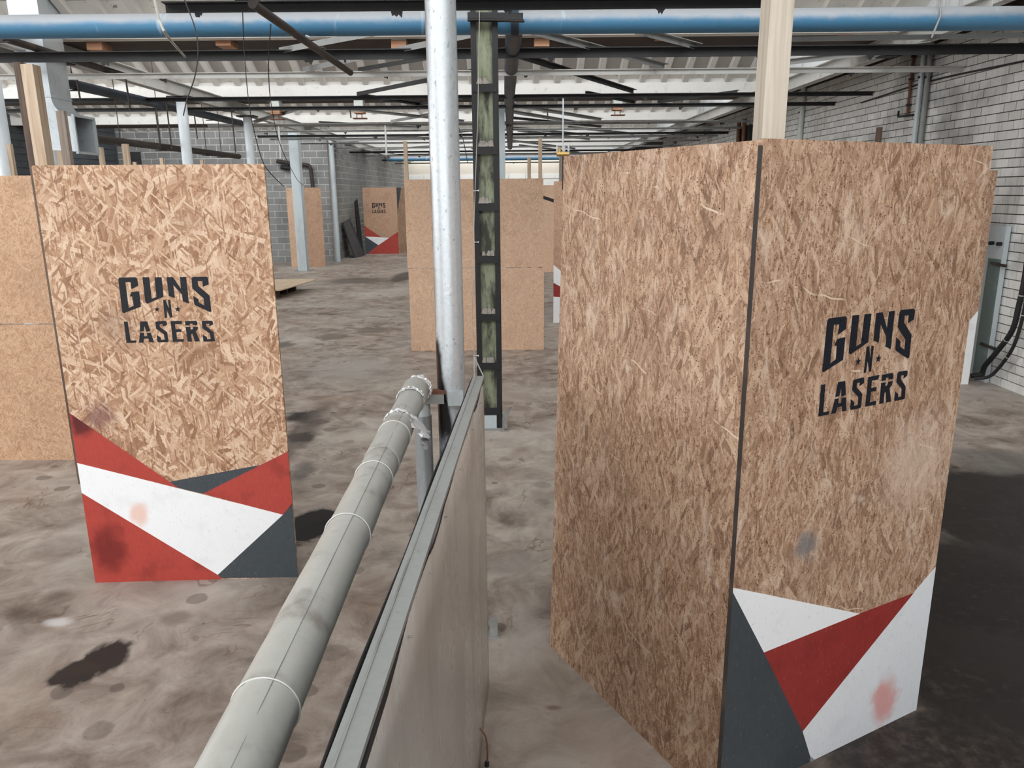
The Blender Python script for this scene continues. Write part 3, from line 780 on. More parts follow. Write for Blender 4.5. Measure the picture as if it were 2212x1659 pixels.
# same stencil, placed by its corners in the photo
q0 = b2.on(1787, 690); q1 = b2.on(1975, 663); q2 = b2.on(1956, 862); q3 = b2.on(1766, 900)
us = [p[0] for q in logo0 for p in q]; zs_ = [p[1] for q in logo0 for p in q]
sx = ((q1[0] - q0[0]) + (q2[0] - q3[0])) / 2 / (max(us) - min(us)); sz = ((q0[1] - q3[1]) + (q1[1] - q2[1])) / 2 / (max(zs_) - min(zs_))
mx_ = (q0[0] + q1[0] + q2[0] + q3[0]) / 4 - (max(us) + min(us)) / 2 * sx
mz_ = (q0[1] + q1[1] + q2[1] + q3[1]) / 4 - (max(zs_) + min(zs_)) / 2 * sz
b2.letters([[(x * sx + mx_, z * sz + mz_) for x, z in q] for q in logo0])
# grimy joint strip between the two leaves and the tall post behind it
MB().bar((0.7595, 2.4385, 0), (0.7595, 2.4385, 2.40), .014, .012).build('joint_strip', M['steel_brown'], RB)
post(RB, 0.842, 2.625, 4.28, .075, .085, 'wood_cream', .05)
post(RB, 0.325, 3.42, 2.38, .045, .07, 'wood_pale', -1.08)
post(RB, 1.74, 3.02, 2.38, .045, .07, 'wood_pale', .49)

# --- two boards stacked, far left
FB = empty('osb_barrier', (-4.4, 6.46, 0), 'plain pale strand board screen at the left edge behind the lettered barrier', 'barrier')
Board(FB, (-5.45, 6.452), (-3.45, 6.452), 0.0, 1.212, M['osb_tan'])
Board(FB, (-5.45, 6.452), (-3.45, 6.452), 1.222, 2.43, M['osb_tan'])
for x in (-5.3, -4.4, -3.5): post(FB, x, 6.495, 2.40, .045, .07, 'wood_pale')

# --- centre screen
CB = empty('osb_barrier', (-.5, 11.16, 0), 'pale strand board screen of two stacked boards behind the black and green column', 'barrier')
Board(CB, (-1.478, 11.15), (0.474, 11.15), 0.0, 1.205, M['osb_pale'])
Board(CB, (-1.488, 11.15), (0.464, 11.15), 1.215, 2.445, M['osb_pale'])
for px, py in ((875, 305), (1167, 298), (1143, 340)):
    p = at(px, py, 11.2); post(CB, p.x, 11.21, p.z, .05, .07, 'wood_pale')

# --- distant lettered corner barrier
DB = empty('osb_barrier', (-4.9, 29.9, 0), 'small distant lettered barrier with red, white and grey base by the block wall', 'barrier')
bd = Board(DB, (-5.55, 29.75), (-4.30, 29.9), 0.0, 2.46, M['osb_dull'])
k = 5.185; dp = lambda pts, m: bd.pix(pts, m, k, 560, 300)
dp([(1160,972),(1365,1100),(1160,1095)], M['paint_red'])
dp([(1160,1092),(1455,1108),(1335,1190)], M['paint_white'])
dp([(1160,1092),(1335,1190),(1210,1300),(1160,1300)], M['paint_grey'])
dp([(1570,1040),(1580,1300),(1210,1300),(1335,1190),(1455,1108)], M['paint_red'])
c = bd.on(560 + 1347 / k, 300 + 785 / k); sc = 0.50 / (max(us) - min(us))
bd.letters([[(x * sc + c[0], z * sc + c[1]) for x, z in q] for q in logo0], h=.004)
bd2 = Board(DB, (-4.29, 29.91), (-4.02, 31.1), 0.0, 2.46, M['osb_worn'])
bd2.patch([(0.0, 2.46), (.5, 2.46), (0.0, 1.5)], M['paint_grey'])

# --- two boards by the galvanised column
GB = empty('osb_barrier', (-6.4, 24.6, 0), 'two narrow plain strand boards standing by the galvanised column at the block wall', 'barrier')
Board(GB, (-7.0, 24.75), (-6.48, 24.47), 0.0, 2.44, M['osb_pale'])
Board(GB, (-6.47, 24.46), (-5.94, 24.86), 0.0, 2.44, M['osb_dull'])
post(GB, -6.46, 24.62, 2.42, .05, .07)

# --- narrow glimpse between the centre screen and the right barrier
NB = empty('osb_barrier', (1.3, 13.56, 0), 'brown strand board with white and dark red bands between centre screen and right barrier', 'barrier')
bn = Board(NB, (0.745, 13.55), (1.95, 13.55), 0.0, 2.435, M['osb_dull'])
bn.pix([(1190,572),(1225,597),(1225,628),(1190,612)], M['paint_white'])
bn.pix([(1190,611),(1225,627),(1225,643),(1190,641)], M['paint_red_dark'])
bn.pix([(1190,641),(1225,643),(1225,705),(1190,705)], M['paint_white'])
post(NB, 0.86, 13.60, 2.9, .05, .07, 'wood_grey')
BB = empty('osb_barrier', (.9, 22.4, 0), 'distant plain board with a black strip, seen right of the centre screen', 'barrier')
bb = Board(BB, (0.30, 22.4), (1.52, 22.4), 0.0, 2.44, M['osb_pale'])
bb.pix([(1168,421),(1215,436),(1215,444),(1168,428)], M['rubber'], name='black_strip')
# --- board by the brick wall, mostly hidden by the right barrier
WB = empty('osb_barrier', (4.8, 8.9, 0), 'strand board with a white painted corner standing near the white brick wall', 'barrier')
bw = Board(WB, (4.21, 8.87), (5.43, 8.87), 0.0, 2.455, M['osb_worn'])
bw.pix([(2122,670),(2050,745),(2030,850),(2110,850)], M['paint_white'])
post(WB, 4.3, 8.92, 2.4, .045, .07, 'wood_dark'); post(WB, 5.2, 8.92, 2.4, .045, .07)

# ------------------------------------------------------------------ silver pole, insulated pipe, low sheet-metal wall
PY = 3.6
pc0 = at(961.5, 0, PY); pc1 = at(975, 800, PY)
PX = (pc0.x + pc1.x) / 2 - .012
SP = empty('steel_pole', (PX, PY, 0), 'thick silver painted round pole scorched black on its lower left side', 'pole')
MB().tube([(PX, PY, z) for z in (0, .5, 1.0, 1.5, 2.0, 2.5, 3.0, 4.04)], .0675, 32).build('shaft', M['silver_pole'], SP, smooth=True)
zb = at(950, 852, PY).z
MB().box((PX - .19, PY - .075, zb - .028), (PX - .03, PY - .0, zb - .022)).box((PX - .19, PY - .075, zb - .022), (PX - .03, PY - .069, zb + .018)).box((PX - .19, PY - .006, zb - .022), (PX - .03, PY, zb + .018)).build('bracket', M['steel_grey'], SP)
MB().box((PX - .01, PY - .085, zb - .035), (PX + .062, PY - .055, zb + .035)).build('weld_plate', M['galv_col'], SP)
rb_ = MB(); rb_.box((PX - .185, PY - .07, zb + .0185), (PX - .02, PY - .02, zb + .03)); rb_.box((PX - .10, PY - .072, zb + .03), (PX - .02, PY - .03, zb + .036)); rb_.build('rusty_packing', M['rust'], SP)
MB().tube([(PX, PY, 0), (PX, PY, .02)], .08, 24).build('base_plate', M['steel_grey'], SP)

ZP = 1.375
def pipe_axis(Yp): return -0.447 - 0.001 * (Yp - 1.0)
def pp(px, py):
    return atz(px, py, ZP).y
IP = empty('insulated_pipe', (pipe_axis(1.5), 1.5, ZP - .06), 'grey jacketed insulated pipe with torn foil ends beside the sheet metal wall', 'pipe')
def pipe_seg(ya, yb, r0, r1, n=14, amp=.0016, seed=0, openend=False):
    b = MB(); N = 40
    for i in range(n + 1):
        y = ya + (yb - ya) * i / n; r = r0 + (r1 - r0) * i / n
        for kk in range(N):
            a = 2 * math.pi * kk / N
            rr = r + amp * mnoise.noise(Vector((math.cos(a) * 2.2, math.sin(a) * 2.2, y * 9 + seed))) + amp * .7 * mnoise.noise(Vector((math.cos(a) * 6, math.sin(a) * 6, y * 25 + seed)))
            b.v.append((pipe_axis(y) + rr * math.cos(a), y, ZP + rr * math.sin(a)))
    for i in range(n):
        for kk in range(N):
            p = i * N + kk; q = i * N + (kk + 1) % N
            b.f.append((p, q, q + N, p + N))
    b.f.append(tuple(range(N)))
    if not openend: b.f.append(tuple(reversed(range(n * N, n * N + N))))
    return b
R0 = .0605
ys = [-.6, pp(548, 1530), pp(737, 1155), pp(800, 1000), pp(832, 920), pp(866, 868), pp(903, 818)]
YE = min(ys[-1], 3.48)
rad = [.0615, .0600, .0595, .0615, .0575, .0635]
for i in range(6):
    ya, yb = ys[i], min(ys[i + 1], YE)
    pipe_seg(ya + .001, yb - .001, rad[i] + .0006, rad[i] - .0006, max(6, int((yb - ya) * 18)), .0024 if i == 0 else .0014, i * 3.1, False).build('jacket_section', M['jacket'], IP, smooth=True)
for px, py in ((548, 1530), (737, 1155), (800, 1035), (823, 943)):
    y = pp(px, py); b = MB(); N = 40
    b.tube([(pipe_axis(y) + (R0 + .0018) * math.cos(2 * math.pi * i / N), y, ZP + (R0 + .0018) * math.sin(2 * math.pi * i / N)) for i in range(N + 1)], .0016, 6, False)
    b.build('band', M['band_white'], IP, smooth=True)
def foil(y, a0, a1, r0, wid, seed, out=.012, down=0.0):
    b = MB(); n, m = 26, 7; rn = random.Random(seed)
    for i in range(n + 1):
        a = a0 + (a1 - a0) * i / n
        for j in range(m + 1):
            v = j / m
            r = r0 + .002 + out * v * (0.5 + rn.random()) * max(0.0, math.sin(math.pi * i / n)) ** .5 + rn.uniform(-.003, .003)
            b.v.append((pipe_axis(y) + r * math.cos(a), y + wid * (v - .3) + rn.uniform(-.006, .006), ZP + r * math.sin(a) - down * v * math.sin(math.pi * i / n) * (0.6 + .6 * rn.random())))
    for i in range(n):
        for j in range(m):
            p = i * (m + 1) + j; b.f.append((p, p + 1, p + m + 2, p + m + 1))
    o = b.build('foil_wrap', M['foil'], IP)
    sm = o.modifiers.new('thick', 'SOLIDIFY'); sm.thickness = .0008
    return o
MB().tube([(pipe_axis(y_) + (R0 + .0005) * math.cos(1.25), y_, ZP + (R0 + .0005) * math.sin(1.25)) for y_ in [-.6 + i * .2 for i in range(19)]], .0009, 6).build('seam', M['steel_grey'], IP)
foil(YE, -1.2, 1.9, .0625, .03, 3, .008)
foil(ys[5], .3, 3.0, .0605, .02, 5, .004)
def flap(p, ax, ay, n, m, seed, amp):
    """crumpled hanging sheet of foil"""
    b = MB(); rn = random.Random(seed)
    for i in range(n + 1):
        for j in range(m + 1):
            u, v = i / n, j / m
            q = Vector(p) + Vector(ax) * u * (1 - .25 * v) + Vector(ay) * v
            q += Vector((rn.uniform(-amp, amp), rn.uniform(-amp, amp) - .02 * math.sin(3.1 * u) * v, rn.uniform(-amp, amp)))
            b.v.append(tuple(q))
    for i in range(n):
        for j in range(m):
            a = i * (m + 1) + j; b.f.append((a, a + 1, a + m + 2, a + m + 1))
    o = b.build('foil_wrap', M['foil'], IP); sm = o.modifiers.new('thick', 'SOLIDIFY'); sm.thickness = .0008
fx = pipe_axis(ys[4])
flap((fx + .040, ys[4] - .075, ZP + .035), (.012, .12, .0), (.075, .02, -.075), 6, 5, 4, .006)
flap((fx + .085, ys[4] - .06, ZP - .04), (.03, .09, .012), (.02, .01, -.045), 4, 3, 6, .005)
foil(ys[4], .2, 2.8, .061, .02, 11, .004)
MB().tube([(pipe_axis(YE), YE - .05, ZP), (pipe_axis(YE), YE + .012, ZP)], .028, 20).build('pipe_core', M['steel_charcoal'], IP, smooth=True)

vp = at(913, 885, 3.56)
VP_ = empty('vent_pipe', (vp.x, 3.56, 0), 'galvanised upright tube under the bracket beside the silver pole', 'pipe')
MB().tube([(vp.x, 3.56, z) for z in (0, .6, zb - .09)], .0425, 28).build('tube', M['galv_dull'], VP_, smooth=True)
MB().tube([(vp.x, 3.56, zb - .115), (vp.x, 3.56, zb - .03)], .037, 28).build('collar', M['galv_col'], VP_, smooth=True)

# low wall: thin sheets hung below a flat capping
RZ = 1.508
e0 = atz(735, 1659, RZ); e1 = atz(1034, 812, RZ)
dirw = (e1 - e0).normalized(); nw = Vector((dirw.y, -dirw.x, 0))        # nw points to +x
WS = e0 - dirw * 1.3
WL = (e1 - WS).length
SW = empty('sheet_metal_wall', (e0 + dirw * 1.0).xy.to_3d(), 'low wall of dull sheet metal with a grey capping, running away beside the pipe', 'partition')
MB().bar(WS + Vector((0,0,-.006)), e1 + Vector((0,0,-.006)), .046, .012).build('capping', M['cap_rail'], SW)
MB().bar(WS + nw * -.010 + Vector((0,0,.0012)), e1 + nw * -.010 + Vector((0,0,.0012)), .004, .0024).build('capping_crease', M['steel_grey'], SW)
def wavy(off, amp, z0, z1, mat, name, t=.0025, seed=0, nz=10, lip=False):
    b = MB(); n = 70
    for i in range(n + 1):
        s = WL * i / n; p = WS + dirw * s
        for j in range(nz + 1):
            z = z0 + (z1 - z0) * j / nz
            q = off + amp * mnoise.noise(Vector((s * 2.3 + seed, z * 1.2, seed))) + (amp * 1.2 * max(0, mnoise.noise(Vector((s * 1.9 + seed, 3.1, seed)))) * (j / nz) ** 4 if lip else 0)
            b.v.append(tuple(p + nw * q + Vector((0, 0, z - p.z))))
    for i in range(n):
        for j in range(nz):
            a = i * (nz + 1) + j; b.f.append((a, a + nz + 1, a + nz + 2, a + 1))
    o = b.build(name, mat, SW, smooth=True)
    m = o.modifiers.new('thick', 'SOLIDIFY'); m.thickness = t
    return o
wavy(.021, .006, .0, RZ - .016, M['sheet'], 'sheet', seed=2, lip=True)
b = MB(); n = 90                # dark strip standing in for the shaded gaps, bulging out below the capping
for i in range(n + 1):
    s = WL * i / n; p = WS + dirw * s; q = .0225 + .011 * max(0.0, mnoise.noise(Vector((s * 2.6, 7.3, 1.1))))
    for z in (RZ - .050, RZ - .0125): b.v.append(tuple(p + nw * (q if z > RZ - .03 else .019) + Vector((0, 0, z - p.z))))
for i in range(n): b.f.append((2 * i, 2 * i + 2, 2 * i + 3, 2 * i + 1))
o = b.build('gap_strip', M['rubber'], SW); o.modifiers.new('thick', 'SOLIDIFY').thickness = .002  # rubber used only for its black, as the shade in the gaps
tp = at(1024, 770, 3.19)
MB().bar(e1 + nw * -.018, tp, .005, .005).bar(e1 + nw * .02, tp, .005, .005).build('hook', M['cap_rail'], SW)
wavy(-.0265, .007, .0, RZ - .004, M['rubber'], 'liner', .004, seed=8)
for k in range(3):
    s = [1.5, 2.4, 3.3][k]; p = WS + dirw * min(s, WL - .05)
    MB().bar(p.xy.to_3d(), p.xy.to_3d() + Vector((0,0,RZ - .02)), .03, .03).build('stud', M['steel_charcoal'], SW)
for s in (1.7, 1.95, 2.25, 2.6, 3.0, 3.35):
    p = WS + dirw * s
    MB().tube([p + nw * .022 + Vector((0,0,-.05)), p + nw * .030 + Vector((0,0,-.05))], .0025, 8).build('screw', M['steel_grey'], SW)
    MB().tube([p + nw * .004 + Vector((0,0,-.001)), p + nw * .004 + Vector((0,0,.0015))], .0022, 8).build('screw', M['steel_grey'], SW)

p = atz(1052, 1655)
cw = empty('wire_stub', p, 'rusty wire stub rising from the floor beside the sheet metal wall', 'wire')
MB().tube(curve_pts([p, p + Vector((.003,0,.07)), p + Vector((-.004,.01,.13)), p + Vector((-.03,.02,.17))]), .0035, 8).build('wire', M['copper'], cw, smooth=True)
MB().tube([p, p + Vector((0,0,.02))], .009, 12).build('socket', M['rubber'], cw, smooth=True)
p = atz(1066, 1378)
fbk = empty('floor_block', p, 'small grey metal block on the floor right of the sheet metal wall', 'block')
MB().box((p.x - .02, p.y, 0), (p.x + .022, p.y + .05, .09)).build('body', M['steel_grey'], fbk)
MB().box((p.x - .03, p.y - .01, 0), (p.x + .032, p.y + .06, .008)).build('foot_plate', M['steel_grey'], fbk)

# ------------------------------------------------------------------ black and green column
gx0, gx1, gy = -0.335, -0.098, 7.3
GC = empty('steel_column', ((gx0 + gx1) / 2, gy, 0), 'black edged column with flaking green panels between its battens', 'column')
gt = 4.04
for x in (gx0, gx1 - .05):
    MB().box((x, gy - .075, 0.02), (x + .05, gy - .065, gt)).box((x if x == gx0 else x + .042, gy - .065, .02), (x + .008 if x == gx0 else x + .05, gy + .075, gt)).box((x, gy + .065, .02), (x + .05, gy + .075, gt)).build('flange', M['steel_black'], GC)
rows = [190, 325, 447, 560, 685, 790, 888]
zr = [at(1045, y, gy - .07).z for y in rows]
zr = [gt - .1] + zr
for i, z in enumerate(zr):
    MB().box((gx0 + .012, gy - .083, z - .035), (gx1 - .012, gy - .0755, z + .035)).build('batten', M['steel_black'], GC)
    if 0 < i < 7:                # rubbish and mortar droppings caught on the battens
        b = MB(); rn = random.Random(i)
        for q in range(9):
            x = gx0 + .06 + rn.random() * .11; r = .012 + rn.random() * .02
            b.tube([(x, gy - .062, z + .03), (x + rn.uniform(-.01, .01), gy - .058, z + .035 + r * 1.6)], [r, r * .5], 7)
        b.build('debris', M['dirt_clump'], GC)
zz = [gt] + zr[1:] + [.02]
for i in range(len(zz) - 1):
    MB().box((gx0 + .012, gy - .03, zz[i + 1] + .002), (gx1 - .012, gy - .02, zz[i] - .002)).build('green_panel', M['green_paint'], GC)
MB().box((gx0 - .02, gy - .1, 0), (gx1 + .02, gy + .1, .02)).build('base_plate', M['steel_grey'], GC)
MB().box((gx0 + .055, gy - .09, .02), (gx1 - .055, gy - .05, .15)).build('footing_block', M['galv_col'], GC)
pg = [(0, 0), (.045, 0), (.05, .12), (.085, .20), (.10, .215), (.06, .21), (.02, .16), (0, .1)]
b = MB(); b.prism([(gx1 + x, .02 + z) for x, z in pg], gy - .10, gy - .085); b.build('bent_plate', M['steel_grey'], GC)
for py in (412, 523, 768):
    p = at(1030, py, gy - .09); MB().tube([p + Vector((-.03, 0, 0)), p + Vector((.012, -.01, 0))], .004, 8).tube([p + Vector((.012, -.012, 0)), p + Vector((.02, -.012, .0))], .009, 8).build('bolt', M['galv'], GC)
wp = [at(1036, 0, 7.15), at(1034, 130, 7.15), at(1032, 250, 7.15), at(1026, 420, 7.17), at(1022, 560, 7.17), at(1020, 700, 7.17), at(1025, 768, 7.17)]
MB().tube(curve_pts(wp, 5), .0035, 6).build('wire', M['cable_pale'], GC, smooth=True)
# pipe clamp at the head of the column
pa, pb = at(1010, 34, 7.2), at(1130, 36, 7.2)
MB().bar(pa, pb, .05, .05).bar(pa + Vector((0,0,-.035)), pb + Vector((.01,0,-.035)), .07, .012).build('clamp_bar', M['steel_black'], GC)

# ------------------------------------------------------------------ blue main overhead with its branch
BY = 7.72
zc = (at(300, 54, BY).z + at(1900, 44, BY).z) / 2
BP = empty('blue_pipe', (0, BY, zc - .105), 'large blue pipe running straight across below the roof', 'pipe')
MB().tube([(x, BY, zc) for x in [-9.0 + i * .5 for i in range(30)]], .103, 32).build('main', M['blue_pipe'], BP, smooth=True)
for x in (-.32, .02):
    MB().tube([(x, BY, zc), (x + .07, BY, zc)], .122, 32).build('flange', M['blue_dark'], BP, smooth=True)
MB().tube(curve_pts([(.10, BY - .0, zc + .0), (.06, BY + .3, zc - .0), (.04, BY + 1.2, zc - .01), (.0, BY + 6, zc - .02), (0, BY + 15, zc - .02), (0, BY + 20, zc - .03)]), .085, 24).build('branch', M['blue_dark'], BP, smooth=True)  # shade on the branch's underside is put into its darker blue
MB().tube([(.06, BY + .02, zc), (.06, BY + .02, 4.04)], .06, 20).build('riser', M['blue_dark'], BP, smooth=True)
for x in (3.62,):
    p = at(2010, 60, BY)
    MB().tube([(p.x, BY - .11, zc + .35), (p.x + .02, BY - .115, zc), (p.x - .03, BY - .1, zc - .18)], .009, 8).build('hanger', M['steel_grey'], BP)
FP = MB().tube([(-5.5, 36, 2.27 + (414 - 347) / 1661 * 36.5), (4.4, 36, 2.27 + (414 - 347) / 1661 * 36.5)], .11, 16).build('blue_pipe', M['blue_pipe'], None, True)
tag(FP, 'thin distant blue pipe crossing in front of the far wall', 'pipe')
# ------------------------------------------------------------------ steel bracing below the roof
ZC = 3.72
def frame(label, chords, diags, rods=(), cat='roof bracing'):
    ym = sum(c[0] for c in chords) / len(chords)
    r = empty('roof_bracing', (0, ym, ZC - .05), label, cat)
    for (y, x0, x1, w, h, mat, nlumps) in chords:
        MB().angle((x0, y, ZC - h / 2), (x1, y, ZC - h / 2), w, h, .010).build('chord', M[mat], r)
        rn = random.Random(int(y * 100))
        for i in range(nlumps):          # bolted gusset plates
            x = x0 + (x1 - x0) * (i + .5 + rn.uniform(-.3, .3)) / nlumps
            q = rn.uniform(.025, .06)
            b = MB(); b.prism([(x - q, ZC - h / 2), (x + q, ZC - h / 2)] + [(x + q * (1 - 2 * (u + 1) / 6) + rn.uniform(-.2, .2) * q, ZC - h / 2 - q * rn.uniform(.3, 1.2)) for u in range(5)], y - .008, y - .002)
            b.build('gusset', M['steel_black'], r)
    for (px, py, Yr) in rods:            # thin drop rods
        q = at(px, py, Yr); MB().tube([(q.x, Yr, ZC), (q.x + .01, Yr, q.z)], .012, 6).build('drop_rod', M['steel_brown'], r)
    for (xa, ya, xb, yb, w, mat) in diags:
        dz = .03
        MB().angle((xa, ya, ZC + dz), (xb, yb, ZC + dz), w, w, .008).build('diagonal', M[mat], r)
    return r
XL = -12.8
frame('nearest black steel bracing chord above the blue pipe', [(6.72, -2.75, 2.2, .08, .07, 'steel_black', 4)], [(-2.2, 6.75, -1.9, 7.0, .05, 'steel_black')])
frame('dark steel angle and pale flat with struts just behind the blue pipe',
      [(8.95, XL, 5.7, .09, .095, 'steel_black', 8), (10.35, XL, 5.72, .05, .065, 'steel_pale', 6)],
      [(-.35, 8.2, -2.6, 10.35, .06, 'steel_grey'), (.15, 8.0, 1.95, 10.35, .06, 'steel_grey'), (1.15, 8.0, 2.05, 9.0, .06, 'steel_grey'),
       (-.35, 9.0, -1.9, 10.35, .05, 'steel_charcoal'), (-1.2, 8.0, -2.5, 9.0, .06, 'steel_grey'), (3.2, 10.3, 4.6, 9.0, .06, 'steel_grey')],
      [(172, 218, 10.36), (280, 240, 10.36), (744, 135, 8.97), (1500, 118, 8.97)])
frame('black steel chords and braces below the second roof valley',
      [(12.85, XL, 5.72, .06, .06, 'steel_black', 9), (14.3, XL, 5.72, .06, .06, 'steel_black', 9)],
      [(-.1, 9.1, 1.95, 12.85, .06, 'steel_black'), (-.3, 10.4, -2.4, 12.85, .06, 'steel_black'), (-2.4, 12.9, -1.6, 14.3, .05, 'steel_black'),
       (1.2, 12.9, 2.2, 14.3, .05, 'steel_black'), (-.3, 12.9, -1.6, 14.3, .05, 'steel_black'), (3.6, 12.9, 2.6, 14.3, .05, 'steel_black')],
      [(345, 318, 14.32), (370, 322, 12.87), (425, 300, 14.32), (508, 330, 14.32), (1182, 258, 14.32), (757, 255, 14.32)])
frame('grey steel angles with diagonal braces in the middle distance',
      [(17.7, -6.6, 5.72, .05, .05, 'steel_grey', 6), (19.5, -6.6, 5.72, .05, .05, 'steel_grey', 6)],
      [(-.1, 14.4, 2.0, 17.7, .06, 'steel_grey'), (-.1, 15.6, 1.6, 18.5, .06, 'steel_grey'), (-.4, 14.4, -2.6, 17.7, .06, 'steel_grey'), (.0, 17.0, 2.2, 19.5, .05, 'steel_charcoal'),
       (-3.0, 15.0, -1.0, 17.7, .05, 'steel_grey'), (-5.6, 17.7, -3.9, 15.0, .06, 'steel_grey'), (-4.2, 17.8, -2.2, 19.4, .06, 'steel_grey')])
frame('far black and grey bracing chords before the block wall corner',
      [(21.1, -6.6, 5.72, .06, .06, 'steel_black', 6), (22.2, -6.6, 5.72, .05, .05, 'steel_grey', 5), (24.2, -6.6, 5.72, .05, .05, 'steel_grey', 4)],
      [(0, 19.6, 2.0, 22.2, .06, 'steel_grey'), (0.2, 20.6, 2.4, 24.2, .06, 'steel_grey'), (-.4, 19.8, -2.6, 22.2, .06, 'steel_charcoal'), (-2.6, 22.3, -5.2, 24.2, .06, 'steel_grey'), (1.4, 19.6, 3.4, 22.2, .06, 'steel_grey')])
frame('farthest cluster of thin bracing chords near the far wall',
      [(26.9, -5.9, 5.72, .05, .05, 'steel_grey', 3), (29.5, -5.9, 5.72, .06, .06, 'steel_black', 3), (32.5, -5.9, 5.72, .06, .05, 'steel_grey', 3), (36.8, -5.9, 5.72, .06, .06, 'steel_black', 3), (41, -5.9, 5.72, .06, .06, 'steel_grey', 3)],
      [(0, 24.4, 2.4, 29.5, .06, 'steel_grey'), (.3, 27, 2.8, 32.5, .06, 'steel_grey'), (-.4, 24.4, -2.6, 26.9, .06, 'steel_grey'), (-2.6, 27, -4.9, 29.5, .06, 'steel_grey')])
# rag or lump of dirt hanging from the near chords
# beams running away from the camera
def lbeam(name, x, ya, yb, z0, w, h, mat, label):
    r = empty(name, (x, (ya + yb) / 2, z0), label, 'beam')
    MB().ibeam((x, ya, z0), (x, yb, z0), w, h).build('profile', M[mat], r)
    y = ya + 2.0
    while y < yb - 1:
        MB().box((x - w * .7, y, z0 - .014), (x + w * .7, y + .18, z0)).build('splice_plate', M['steel_black'], r)
        y += 5.65
    return r
lbeam('steel_beam', -5.45, 8.0, 44.0, 3.84, .14, .205, 'steel_pale', 'pale steel beam running away above the left row of poles')
lbeam('steel_beam', 4.62, 8.0, 44.0, 3.84, .14, .205, 'steel_pale', 'pale steel beam running away near the white brick wall')

def roof_z(y):                   # underside of the roof at depth y
    u = (y - VF) % PER; n = math.floor((y - VF) / PER)
    if u <= VR - VF: return ZS + .01
    return ZF + (VF + PER * (n + 1) - y) * (RIDGE - ZF) / (PER - (VR - VF) - .4)
# conduits and pipes running away from the camera
def lpipe(name, pts, r, mat, label, hangers=(), clips=0):
    root = empty(name, pts[0], label, 'pipe')
    MB().tube(pts, r, 14).build('tube', M[mat], root, smooth=True)
    for y in hangers:
        z1 = min(roof_z(y), RIDGE)
        a, b = Vector(pts[0]), Vector(pts[-1]); t = (y - a.y) / (b.y - a.y); p = a + (b - a) * t
        MB().tube([p + Vector((0,0,r)), (p.x, p.y, z1)], .007, 6).build('hanger', M['steel_brown'], root)
        MB().bar(p + Vector((-.09, 0, -r - .006)), p + Vector((.09, 0, -r - .006)), .04, .012).build('saddle', M['steel_black'], root)
    return root
a = atz(545, 8, 3.575); b = atz(757, 157, 3.575)
r_ = lpipe('conduit', [a, b], .033, 'steel_brown', 'brown conduit pipe slanting in front of the blue pipe')
for t in (.45, .62):
    p = a + (b - a) * t
    MB().tube([p + Vector((-.03, -.02, .02)), p + Vector((0, -.03, .055)), p + Vector((.03, -.02, .04))], .005, 6).build('clip', M['galv'], r_)
XP = -5.9
a = atx(140, 291, XP); b = atx(516, 338, XP)
lpipe('brown_pipe', [a, b], .055, 'steel_brown', 'low brown pipe on hangers running away at the left', [12.2, 13.6, 15.6, 16.4])
a = atx(137, 178, -5.75); b = atx(520, 266, -5.75)
lpipe('dark_blue_pipe', [a, a + (b - a) * .45, b], .068, 'blue_dark', 'dark blue pipe running away below the left beam', [10.8, 15.6])
a = atx(0, 80, -5.08); b = atx(275, 165, -5.08)
lpipe('brown_pipe', [a, b], .038, 'steel_brown', 'upper brown pipe running away at the top left', [8.3])
a = at(1690, 85, 7.9); b = at(2212, 76, 7.9)
tag(MB().bar(a, b + Vector((.2, 0, 0)), .04, .04).build('hanging_rail', M['steel_grey']), 'thin grey brown rail below the blue pipe at the right', 'rail')

# ------------------------------------------------------------------ poles and columns in the distance
def pole(px_top, py_top, X, r, ztop, label, square=False, cap=True, mat='silver_pipe', Y=None):
    p = atx(px_top, py_top, X) if Y is None else Vector((X, Y, 0))
    root = empty('steel_column', (p.x, p.y, 0), label, 'column')
    if square:
        MB().box((p.x - r, p.y - r, .015), (p.x + r * .6, p.y - r + .01, ztop)).box((p.x + r * .6, p.y - r - .01, .015), (p.x + r * .6 + .03, p.y + r, ztop)).box((p.x - r, p.y + r - .01, .015), (p.x + r * .6, p.y + r, ztop)).build('profile', M[mat], root)
    else:
        MB().tube([(p.x, p.y, 0.015), (p.x, p.y, ztop * .5), (p.x, p.y, ztop)], r, 20).build('shaft', M[mat], root, smooth=True)
    MB().box((p.x - r * 1.6, p.y - r * 1.6, 0), (p.x + r * 1.6, p.y + r * 1.6, .015)).build('base_plate', M['steel_grey'], root)
    if cap:
        MB().box((p.x - r * 2.2, p.y - r * 1.6, ztop), (p.x + r * 2.2, p.y + r * 1.6, ztop + .025)).build('cap_plate', M['steel_black'], root)
    return root
pole(398, 280, -5.45, .085, 3.82, 'silver round column left of the block wall, nearest of the distant ones')
pole(538, 300, -5.45, .085, 3.82, 'thin silver round column just left of the block wall edge')
pole(0, 0, -6.25, .15, 4.03, 'galvanised square column standing before two plain boards at the block wall', True, False, 'galv_col', 23.42)
pole(0, 0, -6.33 + .45, .085, 4.03, 'round grey downpipe column at the corner of the block wall', False, False, 'galv_col', 26.45)
pole(0, 0, -.20, .11, 4.03, 'pale grey column glimpsed right behind the black and green column', True, False, 'galv_col', 17.0)
pole(108, 320, -6.4, .11, 4.03, 'silver round column below the metal duct at the left', False, False)
pole(8, 320, -7.2, .10, 4.03, 'pale silver column at the left picture edge above the plain screen', False, False)

